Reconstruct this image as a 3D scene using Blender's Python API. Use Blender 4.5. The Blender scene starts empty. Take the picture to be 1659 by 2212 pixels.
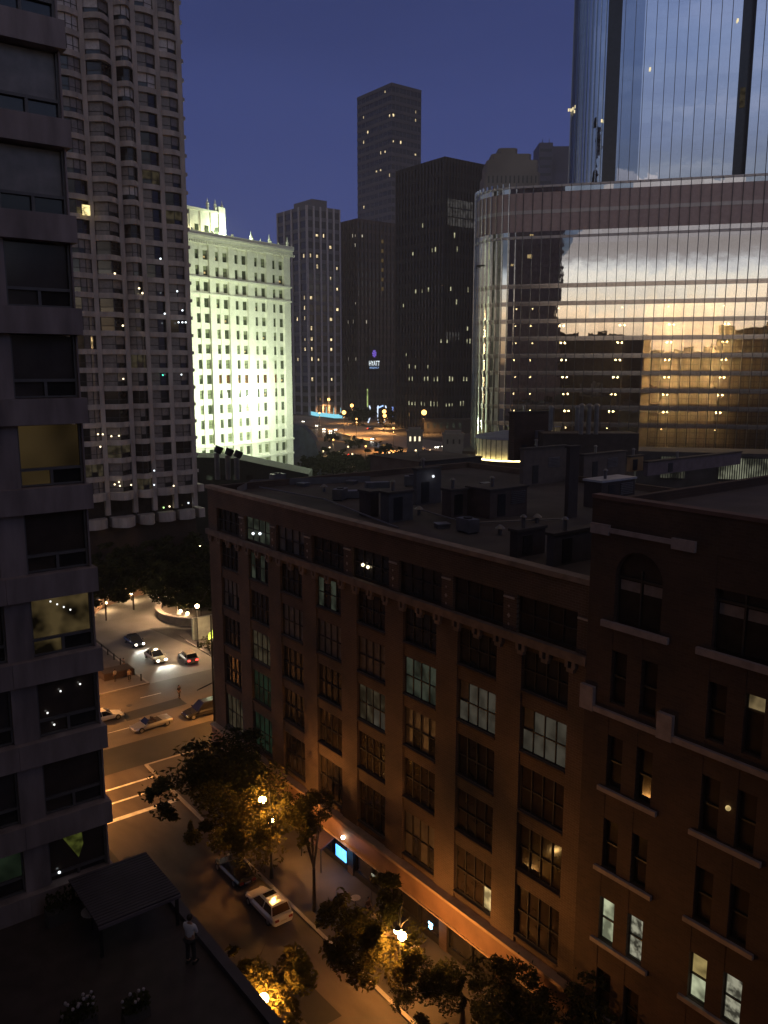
import bpy, bmesh, math, random
from mathutils import Vector, Matrix
R = math.radians
rnd = random.Random(11)
scene = bpy.context.scene
COL = scene.collection

# ------------------------------------------------------------------ camera
# world: +X runs away to the right, +Y along the street away to the left; camera 42 m above the pavement
AZ, PIT, FPX, CXP, CYP, CAMZ = R(37.5), R(9.8), 1796.0, 829.5, 1106.0, 42.0
cam_d = bpy.data.cameras.new("camera"); cam = bpy.data.objects.new("camera", cam_d); COL.objects.link(cam)
cam.location = (0, 0, CAMZ); cam.rotation_euler = (R(90) - PIT, 0, -AZ)
cam_d.sensor_fit = 'VERTICAL'; cam_d.sensor_height = 36.0; cam_d.lens = FPX / 2212 * 36.0
cam_d.clip_start = 0.1; cam_d.clip_end = 6000
scene.camera = cam

# ------------------------------------------------------------------ world: clear blue dusk, sunset clouds low in the west
w = bpy.data.worlds.new("World"); scene.world = w; w.use_nodes = True
nt = w.node_tree; N = nt.nodes; L = nt.links; N.clear()
def nd(t, **k):
    n = N.new(t)
    for a, b in k.items(): setattr(n, a, b)
    return n
out = nd('ShaderNodeOutputWorld'); bg = nd('ShaderNodeBackground'); bg2 = nd('ShaderNodeBackground'); addw = nd('ShaderNodeAddShader')
sky = nd('ShaderNodeTexSky'); sky.sky_type = 'NISHITA'; sky.sun_disc = False
sky.sun_elevation = R(-2.5); sky.sun_rotation = R(228)
L.new(sky.outputs[0], bg2.inputs[0]); bg2.inputs[1].default_value = 0.012
tc = nd('ShaderNodeTexCoord'); sep = nd('ShaderNodeSeparateXYZ'); L.new(tc.outputs['Generated'], sep.inputs[0])
def ramp(stops):
    r = nd('ShaderNodeValToRGB'); e = r.color_ramp.elements
    while len(e) > 1: e.remove(e[0])
    e[0].position = stops[0][0]; e[0].color = (*stops[0][1], 1)
    for p, c in stops[1:]:
        x = e.new(p); x.color = (*c, 1)
    return r
def wmath(op, a, b=None, clamp=False):
    m = nd('ShaderNodeMath', operation=op, use_clamp=clamp)
    for i, v in enumerate((a, b)):
        if v is None: continue
        if isinstance(v, (int, float)): m.inputs[i].default_value = v
        else: L.new(v, m.inputs[i])
    return m.outputs[0]
east = ramp([(0.0, (.056, .078, .215)), (0.10, (.054, .077, .235)), (0.25, (.044, .063, .200)), (0.42, (.030, .043, .140)), (0.55, (.055, .053, .10)), (0.75, (.14, .105, .085)), (1.0, (.18, .13, .095))])
ewarp = nd('ShaderNodeTexNoise'); ewarp.inputs['Scale'].default_value = 2.2; ewarp.inputs['Detail'].default_value = 5
emap = nd('ShaderNodeMapping'); emap.inputs['Scale'].default_value = (1, 1, 5); L.new(tc.outputs['Generated'], emap.inputs[0]); L.new(emap.outputs[0], ewarp.inputs[0])
L.new(wmath('ADD', sep.outputs[2], wmath('MULTIPLY', wmath('SUBTRACT', ewarp.outputs[0], 0.5), 0.16)), east.inputs[0])
mp = nd('ShaderNodeMapping'); mp.inputs['Scale'].default_value = (1.0, 1.0, 7.0); L.new(tc.outputs['Generated'], mp.inputs[0])
nz = nd('ShaderNodeTexNoise'); nz.inputs['Scale'].default_value = 3.2; nz.inputs['Detail'].default_value = 3; nz.inputs['Roughness'].default_value = .45
L.new(mp.outputs[0], nz.inputs[0])
el = wmath('ADD', sep.outputs[2], wmath('MULTIPLY', wmath('SUBTRACT', nz.outputs[0], 0.5), 0.032))
west = ramp([(0.0, (.06, .045, .035)), (0.010, (.65, .38, .18)), (0.030, (.95, .64, .36)), (0.055, (1.45, 1.08, .68)), (0.078, (1.50, 1.28, .95)), (0.098, (1.35, 1.30, 1.15)), (0.108, (.95, 1.0, 1.0)), (0.120, (.22, .25, .30)),
             (0.132, (.115, .145, .19)), (0.150, (.13, .17, .23)), (0.180, (.22, .26, .33)), (0.21, (.30, .34, .42)), (0.25, (.29, .35, .50)), (0.32, (.26, .34, .54)), (0.42, (.19, .25, .45)), (0.7, (.13, .105, .11)), (1.0, (.18, .13, .095))])
L.new(el, west.inputs[0])
nz2 = nd('ShaderNodeTexNoise'); nz2.inputs['Scale'].default_value = 5.5; nz2.inputs['Detail'].default_value = 7
mp2 = nd('ShaderNodeMapping'); mp2.inputs['Scale'].default_value = (1.0, 1.0, 7.0); mp2.inputs['Location'].default_value = (3, 1, .4)
L.new(tc.outputs['Generated'], mp2.inputs[0]); L.new(mp2.outputs[0], nz2.inputs[0])
cl = ramp([(0.34, (.80, .82, .88)), (0.52, (1.0, 1.0, 1.0)), (0.68, (1.25, 1.17, 1.10))]); L.new(nz2.outputs[0], cl.inputs[0])
wm = nd('ShaderNodeMix', data_type='RGBA', blend_type='MULTIPLY'); wm.inputs[0].default_value = 1
L.new(west.outputs[0], wm.inputs[6]); L.new(cl.outputs[0], wm.inputs[7])
dt = wmath('ADD', wmath('MULTIPLY', sep.outputs[0], -0.74), wmath('MULTIPLY', sep.outputs[1], -0.675))
fac = nd('ShaderNodeMapRange', interpolation_type='SMOOTHSTEP'); fac.inputs[1].default_value = -0.35; fac.inputs[2].default_value = 0.80
L.new(dt, fac.inputs[0])
mx = nd('ShaderNodeMix', data_type='RGBA'); L.new(fac.outputs[0], mx.inputs[0]); L.new(east.outputs[0], mx.inputs[6]); L.new(wm.outputs[2], mx.inputs[7])
L.new(mx.outputs[2], bg.inputs[0]); bg.inputs[1].default_value = 1.0
L.new(bg.outputs[0], addw.inputs[0]); L.new(bg2.outputs[0], addw.inputs[1]); L.new(addw.outputs[0], out.inputs[0])

# faint afterglow from the west, where the sun has just set
sd = bpy.data.lights.new("afterglow_sun", 'SUN'); sd.energy = 0.02; sd.angle = R(15); sd.color = (1, .75, .55)
so = bpy.data.objects.new("afterglow_sun", sd); COL.objects.link(so); so.rotation_euler = Vector((.74, .675, -.08)).to_track_quat('-Z', 'Y').to_euler()

vs = scene.view_settings; vs.view_transform = 'Standard'; vs.look = 'None'; vs.exposure = 0.0; vs.gamma = 1.0; vs.use_curve_mapping = False
scene.cycles.max_bounces = 8; scene.cycles.transparent_max_bounces = 24; scene.cycles.sample_clamp_indirect = 4.0
scene.cycles.use_denoising = True

# ------------------------------------------------------------------ measuring helpers (photo survey -> metres)
def ray(px, py):
    r = (px - CXP) / FPX; u = -(py - CYP) / FPX
    f = math.cos(PIT) + u * math.sin(PIT); z = -math.sin(PIT) + u * math.cos(PIT)
    return r * math.cos(AZ) + f * math.sin(AZ), -r * math.sin(AZ) + f * math.cos(AZ), z
def at(px, py, z=0.0):
    X, Y, Z = ray(px, py); t = (z - CAMZ) / Z; return X * t, Y * t, z
def plan(r, f): return (r * math.cos(AZ) + f * math.sin(AZ), -r * math.sin(AZ) + f * math.cos(AZ))
def deep(px, py, f):            # point at depth f along the heading
    X, Y, Z = ray(px, py); k = f / (X * math.sin(AZ) + Y * math.cos(AZ)); return X * k, Y * k, CAMZ + Z * k
def hit(px, py, o, ang):
    X, Y, Z = ray(px, py); c, s = math.cos(ang), math.sin(ang)
    t = (-o[0] * s + o[1] * c) / (-X * s + Y * c); return (t * X - o[0]) * c + (t * Y - o[1]) * s, t * Z + CAMZ

# ------------------------------------------------------------------ materials
MATS = {}
def mat(name, col, rough=.8, metal=0.0, var=.18, scale=1.2, emit=None, es=0.0, spec=.5, bump=0.0, coat=0.0, streak=None):
    if name in MATS: return MATS[name]
    m = bpy.data.materials.new(name); m.use_nodes = True; t = m.node_tree; b = t.nodes['Principled BSDF']
    b.inputs['Roughness'].default_value = rough; b.inputs['Metallic'].default_value = metal; b.inputs['Specular IOR Level'].default_value = spec
    if coat: b.inputs['Coat Weight'].default_value = coat
    c = t.nodes.new('ShaderNodeTexCoord'); n = t.nodes.new('ShaderNodeTexNoise'); n.inputs['Scale'].default_value = scale; n.inputs['Detail'].default_value = 5
    if streak:
        mq = t.nodes.new('ShaderNodeMapping'); mq.inputs['Scale'].default_value = streak; t.links.new(c.outputs['Object'], mq.inputs[0]); t.links.new(mq.outputs[0], n.inputs[0])
    else: t.links.new(c.outputs['Object'], n.inputs[0])
    r = t.nodes.new('ShaderNodeValToRGB'); r.color_ramp.elements[0].position = .3; r.color_ramp.elements[1].position = .7
    r.color_ramp.elements[0].color = (*[max(0, v * (1 - var)) for v in col], 1); r.color_ramp.elements[1].color = (*[v * (1 + var) for v in col], 1)
    t.links.new(n.outputs[0], r.inputs[0]); t.links.new(r.outputs[0], b.inputs['Base Color'])
    if bump:
        bp = t.nodes.new('ShaderNodeBump'); bp.inputs['Strength'].default_value = bump; t.links.new(n.outputs[0], bp.inputs['Height']); t.links.new(bp.outputs[0], b.inputs['Normal'])
    if emit:
        b.inputs['Emission Color'].default_value = (*emit, 1); b.inputs['Emission Strength'].default_value = es
    MATS[name] = m; return m
def brick(name, c1, c2, mortar, w=.45, h=.16):
    m = mat(name, c1, .9); t = m.node_tree; b = t.nodes['Principled BSDF']
    c = t.nodes.new('ShaderNodeTexCoord'); br = t.nodes.new('ShaderNodeTexBrick'); n = t.nodes.new('ShaderNodeTexNoise'); n.inputs['Scale'].default_value = .35; n.inputs['Detail'].default_value = 6
    mpn = t.nodes.new('ShaderNodeMapping'); mpn.inputs['Rotation'].default_value = (R(90), 0, 0)
    t.links.new(c.outputs['Object'], mpn.inputs[0]); t.links.new(mpn.outputs[0], br.inputs[0]); t.links.new(c.outputs['Object'], n.inputs[0])
    br.inputs['Scale'].default_value = 1.0; br.inputs['Brick Width'].default_value = w; br.inputs['Row Height'].default_value = h; br.inputs['Mortar Size'].default_value = .012
    br.inputs['Color1'].default_value = (*c1, 1); br.inputs['Color2'].default_value = (*c2, 1); br.inputs['Mortar'].default_value = (*mortar, 1)
    mxn = t.nodes.new('ShaderNodeMix'); mxn.data_type = 'RGBA'; mxn.blend_type = 'MULTIPLY'; mxn.inputs[0].default_value = .8
    rr = t.nodes.new('ShaderNodeValToRGB'); rr.color_ramp.elements[0].position = .3; rr.color_ramp.elements[0].color = (.55, .55, .55, 1); rr.color_ramp.elements[1].position = .7; rr.color_ramp.elements[1].color = (1.25, 1.2, 1.2, 1)
    t.links.new(n.outputs[0], rr.inputs[0]); t.links.new(br.outputs[0], mxn.inputs[6]); t.links.new(rr.outputs[0], mxn.inputs[7]); t.links.new(mxn.outputs[2], b.inputs['Base Color'])
    return m
def glow(name, col, s, var=0.0, scale=1.5, lo=.25):
    """something that gives off light: a lamp, or a lit room seen through its window (with the room's uneven look)"""
    if name in MATS: return MATS[name]
    m = bpy.data.materials.new(name); m.use_nodes = True; t = m.node_tree; b = t.nodes['Principled BSDF']
    b.inputs['Base Color'].default_value = (.01, .01, .01, 1); b.inputs['Roughness'].default_value = .6; b.inputs['Specular IOR Level'].default_value = .08
    b.inputs['Emission Color'].default_value = (*col, 1); b.inputs['Emission Strength'].default_value = s
    if var:
        c = t.nodes.new('ShaderNodeTexCoord'); oi = t.nodes.new('ShaderNodeObjectInfo'); va = t.nodes.new('ShaderNodeVectorMath'); va.operation = 'ADD'
        n = t.nodes.new('ShaderNodeTexNoise'); n.inputs['Scale'].default_value = scale; n.inputs['Detail'].default_value = 2
        t.links.new(c.outputs['Object'], va.inputs[0]); t.links.new(oi.outputs['Location'], va.inputs[1]); t.links.new(va.outputs[0], n.inputs[0])
        r = t.nodes.new('ShaderNodeValToRGB'); r.color_ramp.elements[0].position = .38; r.color_ramp.elements[1].position = .62
        r.color_ramp.elements[0].color = (*[v * lo for v in col], 1); r.color_ramp.elements[1].color = (*col, 1)
        t.links.new(n.outputs[0], r.inputs[0]); t.links.new(r.outputs[0], b.inputs['Emission Color'])
    MATS[name] = m; return m
def curtain_wall(name, tint, refl, rough=.015, wob=.005):
    """reflective coated glass: part mirror, part see-through"""
    m = bpy.data.materials.new(name); m.use_nodes = True; t = m.node_tree; t.nodes.clear()
    o = t.nodes.new('ShaderNodeOutputMaterial'); g = t.nodes.new('ShaderNodeBsdfGlossy'); tr = t.nodes.new('ShaderNodeBsdfTransparent'); mxs = t.nodes.new('ShaderNodeMixShader')
    g.inputs['Color'].default_value = (*tint, 1); g.inputs['Roughness'].default_value = rough; tr.inputs['Color'].default_value = (.34, .33, .30, 1)
    mxs.inputs[0].default_value = refl
    c = t.nodes.new('ShaderNodeTexCoord'); n = t.nodes.new('ShaderNodeTexNoise'); n.inputs['Scale'].default_value = .45; n.inputs['Detail'].default_value = 1.5
    bp = t.nodes.new('ShaderNodeBump'); bp.inputs['Strength'].default_value = wob; bp.inputs['Distance'].default_value = 1
    t.links.new(c.outputs['Object'], n.inputs[0]); t.links.new(n.outputs[0], bp.inputs['Height']); t.links.new(bp.outputs[0], g.inputs['Normal'])
    t.links.new(tr.outputs[0], mxs.inputs[1]); t.links.new(g.outputs[0], mxs.inputs[2]); t.links.new(mxs.outputs[0], o.inputs[0])
    MATS[name] = m; return m
def leafmat(name, col, tr=.35):
    m = bpy.data.materials.new(name); m.use_nodes = True; t = m.node_tree; t.nodes.clear()
    o = t.nodes.new('ShaderNodeOutputMaterial'); d = t.nodes.new('ShaderNodeBsdfDiffuse'); tl = t.nodes.new('ShaderNodeBsdfTranslucent'); mxs = t.nodes.new('ShaderNodeMixShader'); mxs.inputs[0].default_value = tr
    c = t.nodes.new('ShaderNodeTexCoord'); n = t.nodes.new('ShaderNodeTexNoise'); n.inputs['Scale'].default_value = 1.3; r = t.nodes.new('ShaderNodeValToRGB')
    r.color_ramp.elements[0].position = .35; r.color_ramp.elements[1].position = .65
    r.color_ramp.elements[0].color = (*[v * .55 for v in col], 1); r.color_ramp.elements[1].color = (*[v * 1.35 for v in col], 1)
    t.links.new(c.outputs['Object'], n.inputs[0]); t.links.new(n.outputs[0], r.inputs[0]); t.links.new(r.outputs[0], d.inputs[0]); t.links.new(r.outputs[0], tl.inputs[0])
    t.links.new(d.outputs[0], mxs.inputs[1]); t.links.new(tl.outputs[0], mxs.inputs[2]); t.links.new(mxs.outputs[0], o.inputs[0]); MATS[name] = m; return m

M_conc = mat('tan_concrete', (.40, .35, .33), .85, scale=.8, var=.28, bump=.1, streak=(1, 1, .25))
M_concL = mat('grey_concrete', (.27, .215, .21), .85, scale=1.0, var=.34, bump=.1, streak=(1.6, 1.6, .35))
M_concD = mat('dark_concrete', (.07, .06, .055), .85, scale=.6, var=.3)
M_glass = mat('dark_glass', (.030, .027, .027), .06, var=.3, spec=.6)
M_glassB = mat('brown_glass', (.034, .025, .020), .10, var=.3, spec=.5)
M_blind = mat('pale_blind', (.55, .50, .50), .5, var=.2, scale=2, spec=.6)
M_blindD = mat('grey_blind', (.20, .17, .165), .4, var=.25, scale=2, spec=.6)
M_frame = mat('bronze_frame', (.03, .026, .024), .5)
M_frameG = mat('grey_frame', (.12, .11, .11), .5)
M_brick = brick('red_brown_brick', (.078, .048, .032), (.098, .060, .039), (.14, .115, .09))
M_brickP = brick('pier_brick', (.084, .052, .035), (.104, .064, .041), (.14, .115, .09))
M_brickD = brick('dark_red_brick', (.054, .032, .022), (.070, .041, .028), (.075, .055, .042))
M_stone = mat('limestone_trim', (.34, .29, .25), .8, scale=2)
M_stoneP = mat('pale_stone', (.27, .225, .225), .8, scale=2)
M_roof = mat('roof_felt', (.055, .045, .040), .9, scale=.25, var=.4)
M_roofP = mat('gravel_roof', (.075, .06, .058), .9, scale=.3, var=.3)
M_metal = mat('galvanised_duct', (.17, .165, .17), .35, .6)
M_dark = mat('dark_metal', (.025, .024, .024), .5, .3)
M_white = mat('white_terracotta', (.78, .77, .68), .6, var=.08, scale=1.0, bump=.05)
M_asph = mat('asphalt', (.080, .062, .050), .7, var=.42, scale=.5, bump=.15, streak=(1, .35, 1))
M_asphD = mat('fresh_and_shaded_asphalt', (.022, .020, .018), .8, var=.3, scale=.4)
M_side = mat('concrete_paving', (.068, .058, .050), .85, var=.2, scale=.5)
M_drive = mat('concrete_drive', (.22, .20, .18), .8, var=.2, scale=.25)
M_driveD = mat('worn_dark_drive', (.10, .09, .085), .8, var=.2, scale=.25)
M_paint = mat('road_paint', (.62, .60, .55), .7, var=.25, scale=2)
M_kerb = mat('kerb_stone', (.30, .27, .24), .8)
M_bark = mat('bark', (.06, .045, .035), .9, scale=4, bump=.4)
M_leaf = leafmat('street_tree_leaves', (.085, .074, .022))
M_leafD = leafmat('dark_tree_leaves', (.05, .052, .022), .2)
M_steel = mat('polished_steel_fin', (.55, .56, .55), .22, 1.0, var=.1)
M_mull = mat('dark_mullion', (.075, .075, .085), .4, .7)
M_mauve = mat('mauve_louvre', (.40, .30, .29), .5, .2, var=.08)
M_trim = mat('pale_spandrel', (.48, .44, .43), .4, .3, var=.06)
M_spand = mat('bronze_spandrel', (.42, .38, .36), .22, .9, var=.1)
M_rubber = mat('tyre_rubber', (.02, .02, .02), .9)
M_rim = mat('alloy_rim', (.4, .4, .4), .3, .8)
M_cglass = mat('car_glass', (.01, .01, .012), .05, spec=.8)
M_skin = mat('skin', (.35, .20, .14), .6)
M_lampS = glow('sodium_lamp', (1.0, .58, .18), 70)
M_lampW = glow('warm_globe', (1.0, .70, .36), 22)
M_lampF = glow('far_sodium_lamp', (1.0, .50, .13), 5)
M_headl = glow('headlight_glow', (1.0, .90, .72), 35)
M_taill = glow('taillight_glow', (1.0, .04, .03), 9)
M_litQ = glow('pale_office_room', (.40, .36, .27), .11, .5, .9, .5)
M_litW = glow('lit_room_warm', (1.0, .72, .30), .9, .6, 1.2)
M_litC = glow('lit_room_pale', (.62, .66, .42), .75, .6, 1.0)
M_litG = glow('lit_room_green', (.34, .40, .28), .085, .6, .8)
M_litD = glow('dim_room', (.42, .34, .20), .09, .6, .9)
M_litP = glow('point_room', (1.0, .82, .50), 3.0)
M_litN = glow('cool_room', (.85, .95, 1.0), 2.2)

# ------------------------------------------------------------------ mesh builder
class MB:
    def __init__(s): s.v = []; s.f = []; s.m = []; s.mats = []
    def _mi(s, m):
        if m is None: return 0
        if m not in s.mats: s.mats.append(m)
        return s.mats.index(m)
    def add(s, vs, fs, m=None):
        b = len(s.v); i = s._mi(m); s.v += [tuple(p) for p in vs]
        for f in fs: s.f.append(tuple(b + k for k in f)); s.m.append(i)
        return s
    def box(s, x0, y0, z0, x1, y1, z1, m=None):
        if x0 > x1: x0, x1 = x1, x0
        if y0 > y1: y0, y1 = y1, y0
        if z0 > z1: z0, z1 = z1, z0
        return s.add([(x0, y0, z0), (x1, y0, z0), (x1, y1, z0), (x0, y1, z0), (x0, y0, z1), (x1, y0, z1), (x1, y1, z1), (x0, y1, z1)],
                     [(0, 3, 2, 1), (4, 5, 6, 7), (0, 1, 5, 4), (1, 2, 6, 5), (2, 3, 7, 6), (3, 0, 4, 7)], m)
    def prism(s, poly, z0, z1, m=None):
        n = len(poly)
        a = sum(poly[i][0] * poly[(i + 1) % n][1] - poly[(i + 1) % n][0] * poly[i][1] for i in range(n))
        if a < 0: poly = poly[::-1]
        zf0 = z0 if callable(z0) else (lambda x, y: z0); zf1 = z1 if callable(z1) else (lambda x, y: z1)
        vs = [(x, y, zf0(x, y)) for x, y in poly] + [(x, y, zf1(x, y)) for x, y in poly]
        fs = [tuple(range(n - 1, -1, -1)), tuple(range(n, 2 * n))] + [(i, (i + 1) % n, n + (i + 1) % n, n + i) for i in range(n)]
        return s.add(vs, fs, m)
    def quad(s, a, b, c, d, m=None): return s.add([a, b, c, d], [(0, 1, 2, 3)], m)
    def cyl(s, p0, p1, r0, r1=None, n=10, m=None, caps=True):
        r1 = r0 if r1 is None else r1
        p0, p1 = Vector(p0), Vector(p1); d = (p1 - p0).normalized(); a = d.orthogonal().normalized(); b = d.cross(a)
        vs = []
        for p, r in ((p0, r0), (p1, r1)):
            for i in range(n):
                t = 2 * math.pi * i / n; vs.append(p + (a * math.cos(t) + b * math.sin(t)) * r)
        fs = [(i, (i + 1) % n, n + (i + 1) % n, n + i) for i in range(n)]
        if caps: fs += [tuple(range(n - 1, -1, -1)), tuple(range(n, 2 * n))]
        return s.add(vs, fs, m)
    def ball(s, c, r, m=None, nu=12, nv=8, sx=1, sy=1, sz=1):
        vs = [(c[0], c[1], c[2] - r * sz)]; fs = []
        for j in range(1, nv):
            ph = -math.pi / 2 + math.pi * j / nv
            for i in range(nu):
                t = 2 * math.pi * i / nu; vs.append((c[0] + r * sx * math.cos(ph) * math.cos(t), c[1] + r * sy * math.cos(ph) * math.sin(t), c[2] + r * sz * math.sin(ph)))
        vs.append((c[0], c[1], c[2] + r * sz)); top = len(vs) - 1
        for i in range(nu):
            k = (i + 1) % nu; fs.append((0, 1 + k, 1 + i)); fs.append((top, 1 + (nv - 2) * nu + i, 1 + (nv - 2) * nu + k))
            for j in range(nv - 2): a = 1 + j * nu; fs.append((a + i, a + k, a + nu + k, a + nu + i))
        return s.add(vs, fs, m)
    def mesh(s, name, m=None, smooth=False):
        me = bpy.data.meshes.new(name); me.from_pydata(s.v, [], s.f)
        for x in (s.mats or [m]): me.materials.append(x)
        if s.mats: me.polygons.foreach_set('material_index', s.m)
        if smooth: me.polygons.foreach_set('use_smooth', [True] * len(s.f))
        me.update(); return me
    def build(s, name, m=None, parent=None, loc=None, smooth=False):
        return put(name, s.mesh(name, m, smooth), parent, loc)
def put(name, me, parent=None, loc=None, rotz=0):
    o = bpy.data.objects.new(name, me); COL.objects.link(o)
    if parent: o.parent = parent
    if loc: o.location = loc
    if rotz: o.rotation_euler = (0, 0, rotz)
    return o
def tag(o, label=None, cat=None, group=None, kind=None):
    for k, v in (('label', label), ('category', cat), ('group', group), ('kind', kind)):
        if v: o[k] = v
    return o
def thing(name, label, cat, loc=(0, 0, 0), rotz=0.0, group=None):
    o = bpy.data.objects.new(name, None); COL.objects.link(o); o.location = loc; o.rotation_euler = (0, 0, rotz)
    return tag(o, label, cat, group)
def struct(name, mb, m): return tag(mb.build(name, m), kind='structure')
def copy_tree(o, parent=None, loc=None, rotz=None, label=None):
    c = o.copy(); COL.objects.link(c)
    if parent: c.parent = parent
    if loc: c.location = loc
    if rotz is not None: c.rotation_euler = (0, 0, rotz)
    if label: c['label'] = label
    for ch in [x for x in ALLCH(o)]: copy_tree(ch, c)
    return c
def ALLCH(o): return [x for x in COL.objects if x.parent == o]
def lamp(loc, watts, col, parent=None, r=.15, spot=None, aim=None):
    d = bpy.data.lights.new('lamp_light', 'SPOT' if spot else 'POINT'); d.energy = watts; d.color = col; d.shadow_soft_size = r
    if spot: d.spot_size = R(spot); d.spot_blend = .6
    o = bpy.data.objects.new('lamp_light', d); COL.objects.link(o); o.location = loc
    if parent: o.parent = parent
    if aim is not None: o.rotation_euler = (Vector(aim) - Vector(loc)).to_track_quat('-Z', 'Y').to_euler()
    return o
SOD = (1.0, .40, .085); WARM = (1.0, .70, .40)

def wgrid(w, h, nx, ny, frame, pane_pick, t=.06, d=.08, split=None):
    """meshes for one window centred on x, sill at z=0: frame and pane"""
    f = MB(); xs = [-w / 2 + w * i / nx for i in range(nx + 1)]; zs = split if split else [h * j / ny for j in range(ny + 1)]
    for x in xs: f.box(x - t / 2, -d, 0, x + t / 2, 0, h)
    for z in zs: f.box(-w / 2 - t / 2 - .003, -d - .012, z - t / 2, w / 2 + t / 2 + .003, -.004, z + t / 2)
    p = MB()
    for i in range(nx):
        for j in range(len(zs) - 1):
            p.quad((xs[i], 0, zs[j]), (xs[i + 1], 0, zs[j]), (xs[i + 1], 0, zs[j + 1]), (xs[i], 0, zs[j + 1]), pane_pick(i, j))
    return f.mesh('window', frame), p.mesh('pane')
def add_window(parent, fm, pm, loc):
    a = put('window', fm, parent, loc); put('pane', pm, a, (0, .02, 0)); return a

# ================================================================== SETTING: ground, roads
g = MB().quad((-900, -900, -.02), (1500, -900, -.02), (1500, 1500, -.02), (-900, 1500, -.02)); struct('ground', g, mat('city_ground', (.045, .04, .036), .9, scale=.02, var=.4))
XK0, XK1 = 17.0, 30.3
g = MB(); g.quad((XK0, -60, 0), (XK1, -60, 0), (XK1, 82, 0), (XK0, 82, 0)); struct('street', g, M_asph)
g = MB(); g.quad((-80, 88, 0), (110, 88, 0), (110, 104, 0), (-80, 104, 0)); struct('cross_street', g, mat('sunbleached_asphalt', (.105, .088, .072), .75, var=.22, scale=.3))
g = MB(); g.quad((-80, 82.0, .001), (110, 82.0, .001), (110, 88, .001), (-80, 88, .001)); struct('parking_lane_shade', g, M_asphD)  # dark band: shade over the parking lane put into the surface colour
g = MB(); g.box(XK1 + .3, -60, -.1, 36.6, 81.4, .14); g.box(36.0, 76.9, -.1, 110, 81.4, .13); struct('pavement', g, M_side)
g = MB(); g.box(XK1, -60, -.1, XK1 + .3, 81.7, .155); g.box(XK1 + .3, 81.4, -.1, 110, 81.7, .15); struct('kerb', g, M_kerb)
g = MB(); g.box(0, -60, -.1, XK0 - .3, 81.4, .14); struct('pavement', g, M_side)
g = MB(); g.box(XK0 - .3, -60, -.1, XK0, 81.7, .155); g.box(-60, 81.4, -.1, XK0 - .3, 81.7, .15); struct('kerb', g, M_kerb)
g = MB()
for y, wd in ((78.8, .3), (76.0, .3)): g.quad((XK0 + .2, y - wd / 2, .006), (XK1 - .2, y - wd / 2, .006), (XK1 - .2, y + wd / 2, .006), (XK0 + .2, y + wd / 2, .006))
g.quad((XK0 + .3, 72.55, .006), (XK1 - .3, 72.55, .006), (XK1 - .3, 73.15, .006), (XK0 + .3, 73.15, .006))
for y0 in (61.5, 52, 42, 32, 22): g.quad((23.55, y0, .006), (23.70, y0, .006), (23.70, y0 + 3, .006), (23.55, y0 + 3, .006))
struct('road_markings', g, M_paint)
# hotel driveway beyond the cross street, with a turning circle
g = MB(); g.add([(39.9, 104, .004), (51.2, 104, .004), (51.2, 118, .004), (70, 132, .004), (72, 158, .004), (42, 156, .004), (40.6, 132, .004)], [(0, 1, 2, 3, 4, 5, 6)]); struct('driveway', g, M_drive)
g = MB(); g.add([(51.2, 113, .008), (49.2, 127.5, .008), (60, 122.5, .008), (60, 113, .008)], [(3, 2, 1, 0)]); struct('driveway_apron', g, M_driveD)
g = MB(); g.box(-40, 104.3, -.1, 39.6, 150, .12); struct('plaza_pavement', g, mat('brown_plaza_paving', (.115, .10, .095), .85, scale=.5))
g = MB(); g.box(51.5, 104.3, -.1, 110, 121, .11); struct('plaza_pavement', g, mat('brown_plaza_paving', (.115, .10, .095)))
g = MB(); g.box(-80, 104, -.1, 39.6, 104.3, .15); g.box(39.6, 104, -.1, 39.9, 150, .15); g.box(51.2, 104, -.1, 110, 104.3, .15); g.box(51.2, 104.3, -.1, 51.5, 118, .15); struct('kerb', g, M_kerb)

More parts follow.
